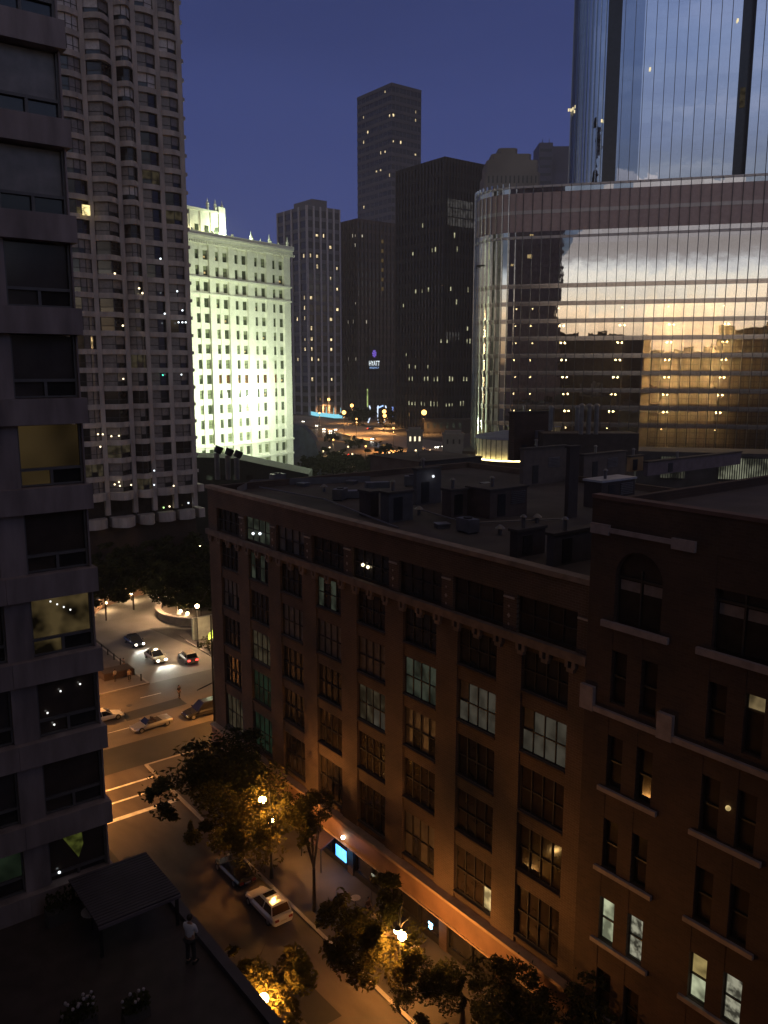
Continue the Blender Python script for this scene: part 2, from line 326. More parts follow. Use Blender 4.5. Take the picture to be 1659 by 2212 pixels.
# ================================================================== BRICK BLOCK (long, 8 bays)
def brick_block():
    X0, YN, YF = 36.5, 28.55, 76.9; W = YF - YN
    b = thing('brick_building', 'long brown brick warehouse block with eight bays of four-light windows, beside the street', 'building', (X0, YF, 0), R(-90))
    # local x = distance from the far corner towards the near end; y into the building
    cs = [YF - (31.8 + 5.83 * i) for i in range(7, -1, -1)]
    hw = 1.85
    rows = [(5.6, 9.1), (10.3, 13.4), (14.4, 17.4), (18.4, 21.3), (22.4, 25.0)]
    wall = MB(); wall.box(0, .45, 0.12, W, 36, 29.6)
    edges = [0] + [v for c in cs for v in (c - hw, c + hw)] + [W]
    for i in range(0, len(edges), 2): wall.box(edges[i], 0, 0.12 if i in (0, len(edges) - 2) else 4.9, edges[i + 1], .45, 25.3, M_brickP)
    zs = [4.9] + [v for r in rows for v in r] + [25.3]
    for c in cs:
        for k in range(0, len(zs), 2): wall.box(c - hw, .12, zs[k], c + hw, .45, zs[k + 1], M_brick)
    wall.box(0, -.02, 28.35, W, .45, 30.1, M_brick)                        # parapet
    tw = 2.35
    e2 = [0] + [v for c in cs for v in (c - tw, c + tw)] + [W]
    for i in range(0, len(e2), 2): wall.box(e2[i], -.02, 25.95, e2[i + 1], .45, 28.35, M_brick)
    wall.box(0.0, .3, 25.95, W, .45, 26.1, M_brick); wall.box(0, 35.6, 29.6, W, 36, 30.3, M_brick); wall.box(0, .46, 29.6, .4, 35.6, 30.3, M_brick)
    wall.build('wall', M_brick, b)
    MB().box(.4, .46, 29.55, W, 35.6, 29.66).build('roof', M_roof, b)
    MB().box(-.15, -.22, 30.1, W, .62, 30.42).build('coping', mat('worn_tile_coping', (.22, .16, .12), .8, var=.3), b)
    belt = MB(); belt.box(-.2, -.32, 25.42, W, .1, 25.95)
    belt.build('belt_course', mat('grimy_belt_stone', (.17, .12, .09), .85, var=.3), b)
    cor = MB(); x = .3
    while x < W - .4:
        for q in (0, .5): cor.box(x + q, -.30, 25.0, x + q + .24, .0, 25.415)
        cor.box(x + .12, -.28, 24.75, x + .62, .0, 24.997); x += 1.94
    tag(cor.build('corbels', mat('grimy_belt_stone', (.17, .12, .09)), b), kind='stuff')
    # ledge and fascia above the shop fronts, lit by the street lamps
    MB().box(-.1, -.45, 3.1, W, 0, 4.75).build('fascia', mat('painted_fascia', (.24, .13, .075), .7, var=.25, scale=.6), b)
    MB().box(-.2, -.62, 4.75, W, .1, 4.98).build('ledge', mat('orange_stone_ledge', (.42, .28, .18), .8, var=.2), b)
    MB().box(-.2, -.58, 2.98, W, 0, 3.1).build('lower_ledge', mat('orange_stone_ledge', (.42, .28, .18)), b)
    # windows
    M_bw = mat('dusty_blind', (.10, .085, .075), .5, var=.35, scale=1.5); M_fw = mat('dark_brown_sash', (.022, .016, .012), .7)
    def picker(kind):
        r = random.Random(kind * 7 + 1)
        def f(i, j):
            if kind == 0: return M_glass
            if kind == 1: return M_bw if (j == 1 or r.random() < .5) else M_glass
            if kind == 2: return M_bw
            if kind == 3: return M_litG
            if kind == 4: return M_litG if i in (0, 2) else M_glassB
            if kind == 5: return M_litD
            if kind == 8: return M_litD if r.random() < .7 else M_litQ
            if kind == 9: return M_litQ if not (i == 0 and j == 1) else M_bw
            if kind == 10: return glow('faint_green_room', (.10, .22, .12), .07, .6, .8)
            if kind == 6: return M_litW if (i == 3 and j == 0) else M_glassB
            return M_glassB
        return f
    protos = {}
    def win(kind, w, h):
        k = (kind, round(h, 2), w)
        if k not in protos: protos[k] = wgrid(w, h, 4, 2, M_fw, picker(kind), .075, .08)
        return protos[k]
    kinds = [[5, 10, 7, 7, 7, 1, 6, 7], [7, 10, 7, 7, 7, 7, 7, 7], [7, 5, 7, 7, 8, 1, 7, 7], [1, 7, 2, 2, 2, 3, 9, 9], [7, 4, 7, 4, 7, 0, 0, 0]]      # by bay from the far end; row 0 lowest
    for r_, (z0, z1) in enumerate(rows):
        for i, c in enumerate(cs):
            kk = kinds[r_][i]
            fm, pm = win(kk, 2 * hw - .1, z1 - z0 - .08); add_window(b, fm, pm, (c, .3, z0 + .04))
            MB().box(c - hw, -.08, z0 - .13, c + hw, .32, z0 - .005).build('sill', M_brickD, b)
    tk = [7, 3, 1, 7, 0, 7, 7, 7]
    for i, c in enumerate(cs):
        fm, pm = win(tk[i], 2 * tw - .1, 2.2); add_window(b, fm, pm, (c, .28, 26.12))
        MB().box(c + tw + .05, -.1, 28.0, c + tw + .95, 0.0, 28.12).build('label_course', M_stone, b)
        orn = MB()
        for dz, s in ((27.5, .10), (26.9, .16), (26.35, .10)): orn.add([(c + tw + .5 - s, -.06, dz), (c + tw + .5, -.06, dz - s), (c + tw + .5 + s, -.06, dz), (c + tw + .5, -.06, dz + s), (c + tw + .5, -.03, dz)], [(0, 1, 2, 3)])
        if c + tw + 1 < W: orn.build('tile_ornament', M_stone, b)
    # little lamps hanging in two of the top rooms and one lower room
    for (i, dx, dz, m_) in ((1, .3, .9, M_litN), (4, -1.1, 1.0, M_litP), (4, -.45, .95, M_litP), (1, -1.0, .7, M_litN)):
        MB().ball((cs[i] + dx, .12, 26.12 + dz), .13, m_).build('room_lamp', m_, b)
    # shop fronts on the ground floor
    for i, c in enumerate(cs):
        sm = {3: M_glassB}.get(i, M_glass)
        f = MB(); f.box(c - 2.5, .1, .16, c - 2.35, .4, 2.95); f.box(c + 2.35, .1, .16, c + 2.5, .4, 2.95); f.box(c - 2.35, .1, .16, c + 2.35, .4, .7); f.box(c - .06, .1, .7, c + .06, .4, 2.95)
        s = f.build('shop_front', M_dark, b); MB().quad((c - 2.35, .3, .7), (c + 2.35, .3, .7), (c + 2.35, .3, 2.95), (c - 2.35, .3, 2.95)).build('pane', sm, s)
    for i in range(9):
        a = 0.3 if i == 0 else cs[i - 1] + 2.5; e = cs[i] - 2.5 if i < 8 else W - .3
        MB().box(a, .0, .15, e, .44, 2.97).build('shop_pier', M_brickD, b)
    return b, cs
BB, CS = brick_block()

# ================================================================== DARK BRICK BUILDING, near right
def right_building():
    X0, YF, YN = 36.2, 28.5, 2.0; W = YF - YN
    b = thing('brick_building', 'dark red brick building with arched top windows and stone sills, near right', 'building', (X0, YF, 0), R(-90))
    bays = [(YF - 25.35), (YF - 19.6), (YF - 13.9), (YF - 8.2)]
    wall = MB(); wall.box(0, .5, .12, W, 34, 34.3, M_brickD)
    hw, gap = .50, .95          # half width of one light, half distance between the pair's centres
    rows = [(4.9, 7.6), (9.45, 12.15), (14.0, 17.0), (18.9, 22.0), (23.9, 26.9)]
    xs = [0]
    for c in bays: xs += [c - gap - hw, c - gap + hw, c + gap - hw, c + gap + hw]
    xs.append(W)
    for i in range(0, len(xs), 2): wall.box(xs[i], 0, .12, xs[i + 1], .5, 28.1, M_brickD)
    for i in range(1, len(xs) - 1, 2):
        zz = [.12] + [v for r in rows for v in r] + [28.1]
        for k in range(0, len(zz), 2): wall.box(xs[i], .02, zz[k], xs[i + 1], .5, zz[k + 1], M_brickD)
    # top storey with arches: piers, then arch blocks
    hs = 1.45; xe = [0] + [v for c in bays for v in (c - hs, c + hs)] + [W]
    for i in range(0, len(xe), 2): wall.box(xe[i], 0, 28.1, xe[i + 1], .5, 33.2, M_brickD)
    for i, c in enumerate(bays):
        if i == 0:
            spring = 31.1
            for k in range(12):
                a0, a1 = math.pi * k / 12, math.pi * (k + 1) / 12
                x0, x1 = c - hs * math.cos(a0), c - hs * math.cos(a1); z0, z1 = spring + hs * math.sin(a0), spring + hs * math.sin(a1)
                wall.add([(x0, 0, z0), (x1, 0, z1), (x1, 0, 33.2), (x0, 0, 33.2), (x0, .5, z0), (x1, .5, z1), (x1, .5, 33.2), (x0, .5, 33.2)], [(0, 1, 2, 3), (0, 4, 5, 1)], M_brickD)
        else: wall.box(c - hs, .02, 31.6, c + hs, .5, 33.2, M_brickD)
    wall.box(0, -.02, 33.2, W, .5, 35.1, M_brickD); wall.box(0, .5, 34.3, .4, 34, 34.9, M_brickD)
    wall.build('wall', M_brickD, b)
    MB().box(.4, .5, 34.28, W, 34, 34.36).build('roof', M_roofP, b)
    MB().box(-.02, -.1, 35.1, W, .6, 35.3).build('coping', mat('brick_coping', (.12, .07, .06), .85), b)
    # stone string under the parapet, over the first bay only, with blocks at its ends
    st = MB(); st.box(bays[0] - 1.9, -.16, 33.35, bays[0] + 1.9, .0, 33.6); st.box(bays[0] - 3.1, -.2, 33.2, bays[0] - 1.9, 0, 33.75); st.box(bays[0] + 1.9, -.2, 33.15, bays[0] + 3.2, 0, 33.7); st.build('string_course', M_stoneP, b)
    def pick(k):
        def f(i, j):
            if k == 'lit': return M_litC
            if k == 'litw': return M_litW2 if j == 1 else M_litC
            if k == 'top': return M_litD
            if k == 'mix': return M_litM
            return M_glassB
        return f
    M_litC2 = glow('lit_room_amber', (.50, .36, .17), .35, .4, 1.2)
    M_litW2 = glow('lit_room_ochre', (.62, .46, .17), .55, .3, 1.0)
    M_litM = glow('lit_room_mixed', (.60, .58, .42), .5, .8, 2.6, .12)
    ms = {k: wgrid(2 * hw, 2.7, 1, 2, M_frame, pick(k), .08, .1) for k in ('dark', 'lit', 'litw', 'mix')}; ms['top'] = wgrid(2 * hw, 2.7, 1, 2, M_frame, lambda i, j: M_litC2 if j == 1 else M_glassB, .08, .1, [0, 1.95, 2.7])
    for r_, (z0, z1) in enumerate(rows):
        for i, c in enumerate(bays):
            for s, dx in enumerate((-gap, gap)):
                k = 'dark'
                if r_ == 1: k = [['lit', 'mix'], ['litw', 'mix'], ['dark', 'dark'], ['dark', 'dark']][i][s]
                if r_ == 4 and i == 1 and s == 1: k = 'top'
                fm, pm = ms[k]; o = add_window(b, fm, pm, (c + dx, .35, z0)); o.scale = (1, 1, (z1 - z0) / 2.7)
            if r_ != 4: MB().box(c - gap - hw - .45, -.18, z0 - .28, c + gap + hw + .45, .04, z0 - .02).build('sill', M_stoneP, b)
    # heavy stone blocks and belt at the fifth floor
    for c in (bays[0] - 2.85, bays[0] + 2.15, bays[1] + 2.5):
        MB().box(c - .45, -.26, 23.1, c + .45, -.001, 24.5).build('stone_block', M_stoneP, b)
    bl = MB(); bl.box(bays[0] - 2.4, -.22, 23.15, bays[0] + 1.7, -.001, 23.45); bl.box(bays[0] + 2.6, -.22, 23.15, bays[1] + 2.05, -.001, 23.45); bl.build('belt_course', M_stoneP, b)
    fa = MB()
    for x in (-1.45, 0, 1.45): fa.box(x - .05, -.08, 0, x + .05, 0, 2.95)
    fa.box(-1.5, -.09, 2.4, 1.5, -.003, 2.5); fm = fa.mesh('window', M_frame)
    def archpane(arch):
        p = MB(); p.quad((-1.45, 0, 0), (1.45, 0, 0), (1.45, 0, 2.45), (-1.45, 0, 2.45), M_glassB)
        p.quad((-1.35, -.01, 1.75), (-.1, -.01, 1.75), (-.1, -.01, 2.3), (-1.35, -.01, 2.3), M_blindD); p.quad((.1, -.01, 1.75), (1.35, -.01, 1.75), (1.35, -.01, 2.3), (.1, -.01, 2.3), M_blindD)
        n = 12; pts = [(-1.5 * math.cos(math.pi * k / n), 0, 2.45 + (1.5 * math.sin(math.pi * k / n) if arch else (0 if k in (0, n) else .55))) for k in range(n + 1)]
        p.add(pts, [tuple(range(n, -1, -1))], M_glassB); return p.mesh('pane')
    for i, c in enumerate(bays):
        a = put('window', fm, b, (c, .35, 28.55)); put('pane', archpane(i == 0), a, (0, .03, 0))
        MB().box(c - hs - .7, -.2, 28.15, c + hs + .55, .04, 28.5).build('sill', M_stoneP, b)
    # wall lamp glowing in a window of bay two
    MB().ball((bays[1] + .1, -.12, 20.9), .13, M_litW).build('wall_lamp', glow('amber_bulb', (1, .55, .14), 9), b)
    return b
right_building()

# ================================================================== NEAR LEFT CONCRETE TOWER
def left_tower():
    Y0 = 29.2
    b = thing('apartment_tower', 'near concrete apartment tower with deep floor bands and square bay windows, left edge', 'building', (0, Y0, 0))
    xe = 9.5
    MB().box(-40, .95, 22.4, xe - .3, 40, 190).build('wall', M_concL, b)
    win_top = {}
    fr = MB()
    W1, H1 = 2.06, 2.05
    fm = MB()
    for x in (-1.03, 1.03): fm.box(x - .04, -.1, 0, x + .04, 0, H1)
    fm.box(-1.03, -.1, .52, 1.03, -.0, .62); fm.box(-.05, -.09, 0, .05, -.001, .52); fm.box(-1.03, -.1, 0, 1.03, -.003, .05)
    fmesh = fm.mesh('window', M_frameG)
    def pane(top, lo):
        p = MB(); p.quad((-1.0, 0, .6), (1.0, 0, .6), (1.0, 0, H1), (-1.0, 0, H1), top); p.quad((-1.0, 0, .04), (0, 0, .04), (0, 0, .54), (-1.0, 0, .54), lo); p.quad((0, 0, .04), (1.0, 0, .04), (1.0, 0, .54), (0, 0, .54), M_glass if lo != M_glassB else lo); return p.mesh('pane')
    M_yl = glow('dim_yellow_room', (.50, .33, .13), .075, .8, .30, .10); M_y2 = glow('yellow_lit_room', (.60, .42, .17), .10, .9, 1.1, .04)
    M_gr = glow('green_lit_room', (.10, .16, .09), .10, .5, .8, .3)
    M_lg = mat('dusky_room_glass', (.075, .062, .060), .12, var=.35, scale=.7); M_lb = mat('brown_room_glass', (.070, .050, .042), .12, var=.4, scale=.6)
    kinds = {0: (M_blindD, M_glass), 1: (M_lg, M_lg), 2: (M_lb, M_lb), 3: (M_yl, M_yl), 4: (M_y2, M_y2), 5: (M_gr, M_gr)}
    pm = {k: pane(*v) for k, v in kinds.items()}
    # floor bands: tops at z = 26 + 3k
    for k in range(-1, 13):
        zt = 26 + 3 * k
        if k == -1: zt = 23.3
        fb_ = MB(); xj = xe
        for wj in (3.1, 3.1, 3.3, 40): fb_.box(xj - wj + .015, 0, zt - .87, xj, .95, zt); fb_.box(xj - wj, .03, zt - .86, xj - wj + .015, .94, zt - .01); xj -= wj
        fb_.build('floor_band', M_concL, b)
        if k >= 0:
            z1 = zt - .87; z0 = z1 - 2.13 if k > 0 else 23.3
            pr = MB()
            for a, c in ((9.32, xe - .12), (6.35, 7.2), (3.2, 4.05), (-40, 1.0)): pr.box(a, .28, z0, c, .95, z1)
            pr.build('pier', M_concL, b)
            kk = {1: 2, 2: 2, 3: 4, 4: 2, 5: 3, 6: 1, 7: 1, 8: 0, 9: 0, 10: 0, 0: 5}.get(k, 1)
            if kk != 5: a = put('window', fmesh, b, (8.26, .5, z0 + .03)); put('pane', pm[kk], a, (0, .03, 0))
            else: a = put('window', fmesh, b, (8.26, .5, z0 - .3)); put('pane', pm[2], a, (0, .03, 0))
            a = put('window', fmesh, b, (5.2, .5, z0 + .03)); put('pane', pm[5 if k == 0 else 1], a, (0, .03, 0)); a.scale = (1.1, 1, 1)
            a = put('window', fmesh, b, (2.1, .5, z0 + .03)); put('pane', pm[1], a, (0, .03, 0))
    up = MB()
    for k in range(13, 54): up.box(-40, 0, 26 + 3 * k - .87, xe, .95, 26 + 3 * k)
    for a, c in ((9.32, xe - .12), (6.35, 7.2), (3.2, 4.05), (-40, 1.0)): up.box(a, .28, 62.001, c, .95, 185)
    tag(up.build('upper_floors', M_concL, b), kind='stuff')
    # side towards the street: bands too
    sb = MB()
    for k in range(0, 54): sb.box(xe - .3, .96, 26 + 3 * k - .87, xe, 40, 26 + 3 * k)
    tag(sb.build('side_bands', M_concL, b), kind='stuff')
    # yellow-green curtain hanging askew inside the lowest window, small lamp
    cu = MB(); cu.add([(7.7, .46, 25.0), (8.45, .46, 25.05), (8.5, .46, 24.4), (8.3, .46, 23.9)], [(0, 3, 2, 1)]); cu.build('curtain', glow('lit_green_curtain', (.28, .32, .06), .17, .5, 3), b)
    MB().ball((7.55, .40, 23.6), .05).build('room_lamp', M_litN, b)
    for x, z in ((8.05, 30.55), (8.75, 30.65), (7.55, 29.85), (7.75, 29.35)): MB().ball((x, .42, z), .035).build('room_lamp', glow('tiny_room_light', (.9, .9, .85), 1.6), b)
    for q in range(5): MB().ball((7.7 + q * .22, .42, 34.05 - q * .14), .032).build('room_lamp', glow('tiny_room_light', (.9, .9, .85), 1.6), b)
    pod = MB().box(-40, .0, 0, xe - .4, 40, 22.39).build('lower_wall', M_concD, b)
    return b
left_tower()

# ================================================================== SCALLOPED TOWER (left, middle distance)
def scalloped_tower():
    Y0 = 150.0
    b = thing('apartment_tower', 'pale high-rise with wavy scalloped floor bands and a grid of apartment windows', 'building', (0, Y0, 0))
    px = [36.6, 43.6, 51.35, 56.56, 60.34, 64.49, 68.54]      # pier centres... hidden ones at left
    px = [40.0, 46.0, 51.35 - .0, 56.56 + .0, 60.34, 64.49, 68.54]
    bow = [.5, .8, 1.7, 1.5, .45, .45]
    ztop = 134.0; zb = 19.05; P = 3.235
    def arc(x0, x1, bw, y, n=10, skew=0): return [(x0 + (x1 - x0) * i / n, y - bw * math.sin(math.pi * (i / n)) - skew * (1 - math.cos(2 * math.pi * i / n)) * .0) for i in range(n + 1)]
    MB().box(px[0], 3.2, .1, 69.0, 34, ztop).build('wall', M_concD, b)
    for x in px: MB().box(x - .42, -.25, zb - 3.6, x + .42, 3.2, ztop).build('pier', M_conc, b)
    MB().box(68.97, 0.3, zb, 69.3, 30, ztop).build('side_wall', M_conc, b)
    nfl = int((ztop - zb) / P)
    def band(z0, z1, out=0.0):
        s = MB()
        for i in range(len(px) - 1):
            pts = arc(px[i] + .42, px[i + 1] - .42, bow[i] + out, -.35 - out); s.prism(pts + [(px[i + 1] - .42, 3.2), (px[i] + .42, 3.2)], z0, z1)
        return s
    for k in range(1, nfl + 1):
        z = zb + P * k; s = band(z - .48, z + .42)
        s.box(69.3, .5, z - .3, 69.75, 3.4, z + .3)
        s.build('floor_band', M_conc, b)
    s = band(18.3, 19.7, .35); s.box(69.0, -.7, 18.3, 70.2, 4, 19.7); s.build('floor_band', M_conc, b)
    s = band(13.2, 15.0, .35); s.box(69.0, -.7, 13.2, 70.2, 4, 15.0); s.build('floor_band', M_conc, b)
    MB().box(46, -.4, 15, 70, 0, 15.001)
    # bay windows, one mesh per bay and look
    r = random.Random(5)
    M_bl = [M_blind, M_blindD, M_blindD, M_glass, M_glassB]
    cache = {}
    def bay(i, style, lit):
        key = (i, style, lit)
        if key in cache: return cache[key]
        rr = random.Random(hash((i, style)) % 999); x0, x1 = px[i] + .42, px[i + 1] - .42; n = 4 if x1 - x0 > 4.5 else (3 if i == 3 else 2); H = P - .9
        f = MB(); p = MB()
        for j in range(n):
            def pt(t): return (x0 + (x1 - x0) * t - (x0 + x1) / 2, -bow[i] * .9 * math.sin(math.pi * t) + .2)
            a, c = pt(j / n), pt((j + 1) / n)
            if style == 0: mt = M_glassB
            elif style == 1: mt = rr.choice([M_blindD, M_blindD, M_glass])
            elif style == 2: mt = M_blindD
            else: mt = rr.choice([M_blind, M_blind, M_blindD])
            lo = H * .36
            if lit and j == (n - 1) // 2 + (lit == 2): mt = M_litW if lit < 3 else M_litD
            if lit == 3: mt = M_litD
            m2 = M_glass if rr.random() < .5 else mt
            p.quad((a[0], a[1], 0), (c[0], c[1], 0), (c[0], c[1], lo), (a[0], a[1], lo), m2); p.quad((a[0], a[1], lo), (c[0], c[1], lo), (c[0], c[1], H), (a[0], a[1], H), mt)
            f.box(a[0] - .06, a[1] - .08, 0, a[0] + .06, a[1], H); f.add([(a[0], a[1] - .07, lo - .06), (c[0], c[1] - .07, lo - .06), (c[0], c[1] - .07, lo + .06), (a[0], a[1] - .07, lo + .06)], [(0, 1, 2, 3)])
        e = pt(1); f.box(e[0] - .06, e[1] - .08, 0, e[0] + .06, e[1], H)
        cache[key] = (f.mesh('window', M_frame), p.mesh('pane')); return cache[key]
    litmap = {(15, 5): 3, (2, 2): 3, (0, 3): 3, (1, 1): 3, (17, 4): 3, (7, 3): 3}
    stuff_f, stuff_p = MB(), MB(); cnt = 0
    for k in range(nfl):
        z = zb + P * k + (.42 if k else .65)
        for i in range(1, 6):
            hi = k / nfl
            st = r.choice([0, 1, 1, 2] if hi < .45 else ([1, 1, 2, 3, 0] if hi < .65 else [1, 3, 3, 2]))
            lit = litmap.get((k, i), 0)
            fm, pmm = bay(i, st, lit); xc = (px[i] + px[i + 1]) / 2
            if i >= 2 and cnt < 100:
                o = put('window', fm, b, (xc, 0, z)); put('pane', pmm, o, (0, 0, 0)); cnt += 1
            else:
                for tgt, src in ((stuff_f, fm), (stuff_p, pmm)):
                    mats = [m for m in src.materials]
                    for pl in src.polygons: tgt.add([(src.vertices[v].co.x + xc, src.vertices[v].co.y, src.vertices[v].co.z + z) for v in pl.vertices], [tuple(range(len(pl.vertices)))], mats[pl.material_index])
    tag(stuff_f.build('window_frames', None, b), kind='stuff'); tag(stuff_p.build('window_panes', None, b), kind='stuff')
    # tall dark openings of the plant floor under the flats
    for i in range(1, 6): MB().box(px[i] + .42, .6, 15.0, px[i + 1] - .42, .7, 18.3).build('plant_opening', M_glassB, b)
    for x, z, m_ in ((62.2, 15.7, glow('green_plant_lamp', (.5, .9, .3), 2)), (63.4, 15.8, M_litP), (67.3, 16.1, M_litN), (66, 15.8, M_litD)): MB().ball((x, .45, z), .16).build('plant_lamp', m_, b)
    # room lights, small points behind the panes
    pts = [((142 + 0, 1801 / 3.3), 0)]
    for (cx_, cy_, m_) in [(575, 1045, M_litP), (830, 1200, M_litP), (865, 1250, M_litP), (1055, 890, M_litN), (1230, 1230, M_litN), (1285, 1430, M_litN), (1100, 1465, M_litN), (1245, 1555, M_litN), (1285, 1555, M_litN), (1320, 1555, M_litN), (660, 1590, M_litP)]:
        s_, z_ = hit(122 + cx_ * .2043, 379.5 + cy_ * .2043, (0, Y0), 0); MB().ball((s_, -1.95, z_), .17).build('room_lamp', m_, b)
    for (cx_, cy_, m_) in [(1080, 250, glow('green_room_light', (.1, .9, .6), 2)), (1275, 245, M_litN), (665, 290, M_litP), (425, 1000, M_litP), (540, 890, M_litP), (620, 885, M_litP), (575, 1395, M_litP), (620, 1370, M_litP), (630, 1410, M_litP), (748, 1400, M_litP), (1195, 1410, M_litP), (990, 1250, M_litN), (990, 1400, M_litN), (400, 870, M_litP), (450, 870, M_litP)]:
        s_, z_ = hit(122 + cx_ * .2043, 759 + cy_ * .2043, (0, Y0), 0); MB().ball((s_, -1.95, z_), .15).build('room_lamp', m_, b)
    s_, z_ = hit(180, 458, (0, Y0), 0); MB().box(s_ - .75, -1.75, z_ - .8, s_ + .6, -1.7, z_ + .9).build('lit_window', glow('bright_room', (1, .8, .35), 1.6, .8, 1.5), b)
    MB().box(38, 1.0, .1, 69.0, 3.19, 13.15).build('podium', M_brickD, b)
    return b
scalloped_tower()

# ================================================================== FLOODLIT WHITE TERRACOTTA BUILDING
def white_building():
    o = (122.375, 202.309); an = R(16.7)
    b = thing('office_building', 'floodlit white terracotta office block with pale green glow and corner finials', 'building', (o[0], o[1], 0), an)
    centers = [-31.6 - 6.72, -31.6, -25.1, -18.5, -11.5, -4.7]
    rows = [69.3, 65.6, 61.8] + [57.95 - 3.74 * k for k in range(12)]
    rows = [z for z in rows if z > 14]
    body = MB(); body.box(-46, .6, .1, 0, 24, 73.0); body.build('wall', M_white, b)
    off = 1.45; hw = .82
    pw = MB(); edges = [-46]
    for c in centers: edges += [c - off - hw, c - off + hw, c + off - hw, c + off + hw]
    edges.append(0)
    for i in range(0, len(edges), 2):
        thick = (i % 4 == 0)
        pw.box(edges[i], -.55 if thick else -.12, .1, edges[i + 1], .6, 71.8)
    pw.build('piers', M_white, b)
    sp = MB()
    for c in centers:
        for d in (-off, off):
            zz = sorted(rows); prev = 10.2
            for z in zz:
                sp.box(c + d - hw, .02, prev, c + d + hw, .6, z - 1.12); prev = z + 1.12
            sp.box(c + d - hw, .02, prev, c + d + hw, .6, 71.8)
    tag(sp.build('spandrels', M_white, b), kind='stuff')
    for z0, z1, pr in ((71.8, 72.5, .9), (72.5, 73.2, 1.3), (73.2, 73.7, 1.7), (63.55, 63.95, .95), (59.75, 60.15, .85), (22.3, 22.75, .85), (18.3, 18.8, .75), (10.5, 11.2, .8)):
        MB().box(-46, -pr, z0, pr * .25, .6, z1).build('cornice', M_white, b)
    den = MB(); x = -45.5
    while x < 1.2: den.box(x, -1.2, 71.85, x + .35, -.92, 72.4); x += .75
    tag(den.build('dentils', M_white, b), kind='stuff')
    bal = MB(); bal.box(-46, -1.3, 73.71, 1, -1.0, 74.5); x = -45.6
    for c in centers:
        bal.box(c - 3.6, -1.4, 73.71, c - 3.1, -.95, 75.0)
    bal.build('balustrade', M_white, b)
    # arched heads over the top row
    ah = MB()
    for c in centers:
        for d in (-off, off):
            for k in range(8):
                a0, a1 = math.pi * k / 8, math.pi * (k + 1) / 8; q = c + d
                ah.box(q - 1.0 * math.cos(a0), -.2, 70.45 + .8 * math.sin(a0), q - 1.0 * math.cos(a1), .0, 70.6 + .8 * math.sin(a1))
    ah.build('arched_heads', M_white, b)
    M_wg = mat('green_grey_glass', (.055, .065, .045), .15, var=.5, scale=.9, spec=.5)
    M_wg2 = mat('half_drawn_blind', (.20, .22, .14), .4, var=.5, scale=1.5)
    M_or = glow('orange_room', (.62, .30, .09), .55, .5, 1.0)
    def pane(a, c2, lamp_=False):
        p = MB(); p.quad((-.8, 0, 0), (.8, 0, 0), (.8, 0, 1.2), (-.8, 0, 1.2), a); p.quad((-.8, 0, 1.2), (.8, 0, 1.2), (.8, 0, 2.2), (-.8, 0, 2.2), c2)
        if lamp_: p.quad((-.3, -.02, .4), (.3, -.02, .4), (.3, -.02, .9), (-.3, -.02, .9), M_litW)
        return p.mesh('pane')
    f = MB(); f.box(-.82, -.1, 1.14, .82, -.01, 1.24); f.box(-.82, -.1, 0, -.74, -.005, 2.24); f.box(.74, -.1, 0, .82, -.005, 2.24); fm = f.mesh('window', mat('dark_sash', (.05, .055, .04), .6))
    P_ = [pane(M_wg, M_wg), pane(M_wg, M_wg2), pane(M_wg, M_wg), pane(M_wg, M_wg2, True), pane(M_or, M_or), pane(M_wg2, M_wg2)]
    r = random.Random(3); cnt = 0; st = MB()
    for ri, z in enumerate(rows):
        for ci, c in enumerate(centers):
            for d in (-off, off):
                k = r.choice([0, 0, 1, 2, 1, 5]) if r.random() > .07 else 3
                if ri == 8 and ci >= 2 and r.random() < .75: k = 4
                if ci == 0: continue
                if cnt < 100:
                    a = put('window', fm, b, (c + d, .38, z - 1.12)); put('pane', P_[k], a, (0, .03, 0)); cnt += 1
                else:
                    st.box(c + d - .82, .3, z - .02, c + d + .82, .37, z + .08, MATS['dark_sash']); st.quad((c + d - .82, .4, z - 1.12), (c + d + .82, .4, z - 1.12), (c + d + .82, .4, z + 1.12), (c + d - .82, .4, z + 1.12), [M_wg, M_wg2, M_wg, M_wg2, M_or, M_wg2][k])
    tag(st.build('lower_windows', None, b), kind='stuff')
    for c in centers[1:]:
        for d in (-off, off): MB().box(c + d - .75, .55, 12.0, c + d + .75, .61 - .02, 16.5).build('base_window', M_wg, b)
    # urn finials on the parapet
    fin = MB(); fin.cyl((0, 0, 0), (0, 0, .9), .42, .3, 8); fin.cyl((0, 0, .9), (0, 0, 1.3), .5, .5, 8); fin.ball((0, 0, 1.75), .5, None, 8, 6); fin.cyl((0, 0, 2.1), (0, 0, 3.4), .22, .04, 8); fmsh = fin.mesh('finial', M_white)
    for x in (-14.9, -8.2, -1.2, .4, -11.5, -4.7): o_ = put('finial', fmsh, b, (x, -.8, 73.7)); o_.scale = (.8, .8, .9 if x in (-14.9, -8.2, -1.2) else .45)
    # set-back penthouse, brightly lit at its right end
    ph = MB(); ph.box(-46, 4.5, 73, -19.3, 16, 80.5); ph.box(-46, 4.2, 80.5, -19.0, 16.2, 81.1); ph.box(-21.2, 4.1, 73, -19.0, 6, 82.3); ph.box(-38, 6, 81.1, -31, 14, 83.2)
    for x in (-27, -30.5, -34, -23.6): ph.box(x - .25, 4.3, 73, x + .25, 4.5, 80.5)
    ph.build('penthouse', M_white, b)
    for x in (-24.5, -21.9, -19.6): o_ = put('finial', fmsh, b, (x, 4.6, 81.1)); o_.scale = (.8, .8, .85)
    for x in (-21.9, -25.2, -28.5): MB().box(x - .6, 4.38, 74.2, x + .6, 4.45, 77.2).build('penthouse_window', M_wg, b)
    FL = (.84, 1.0, .66)
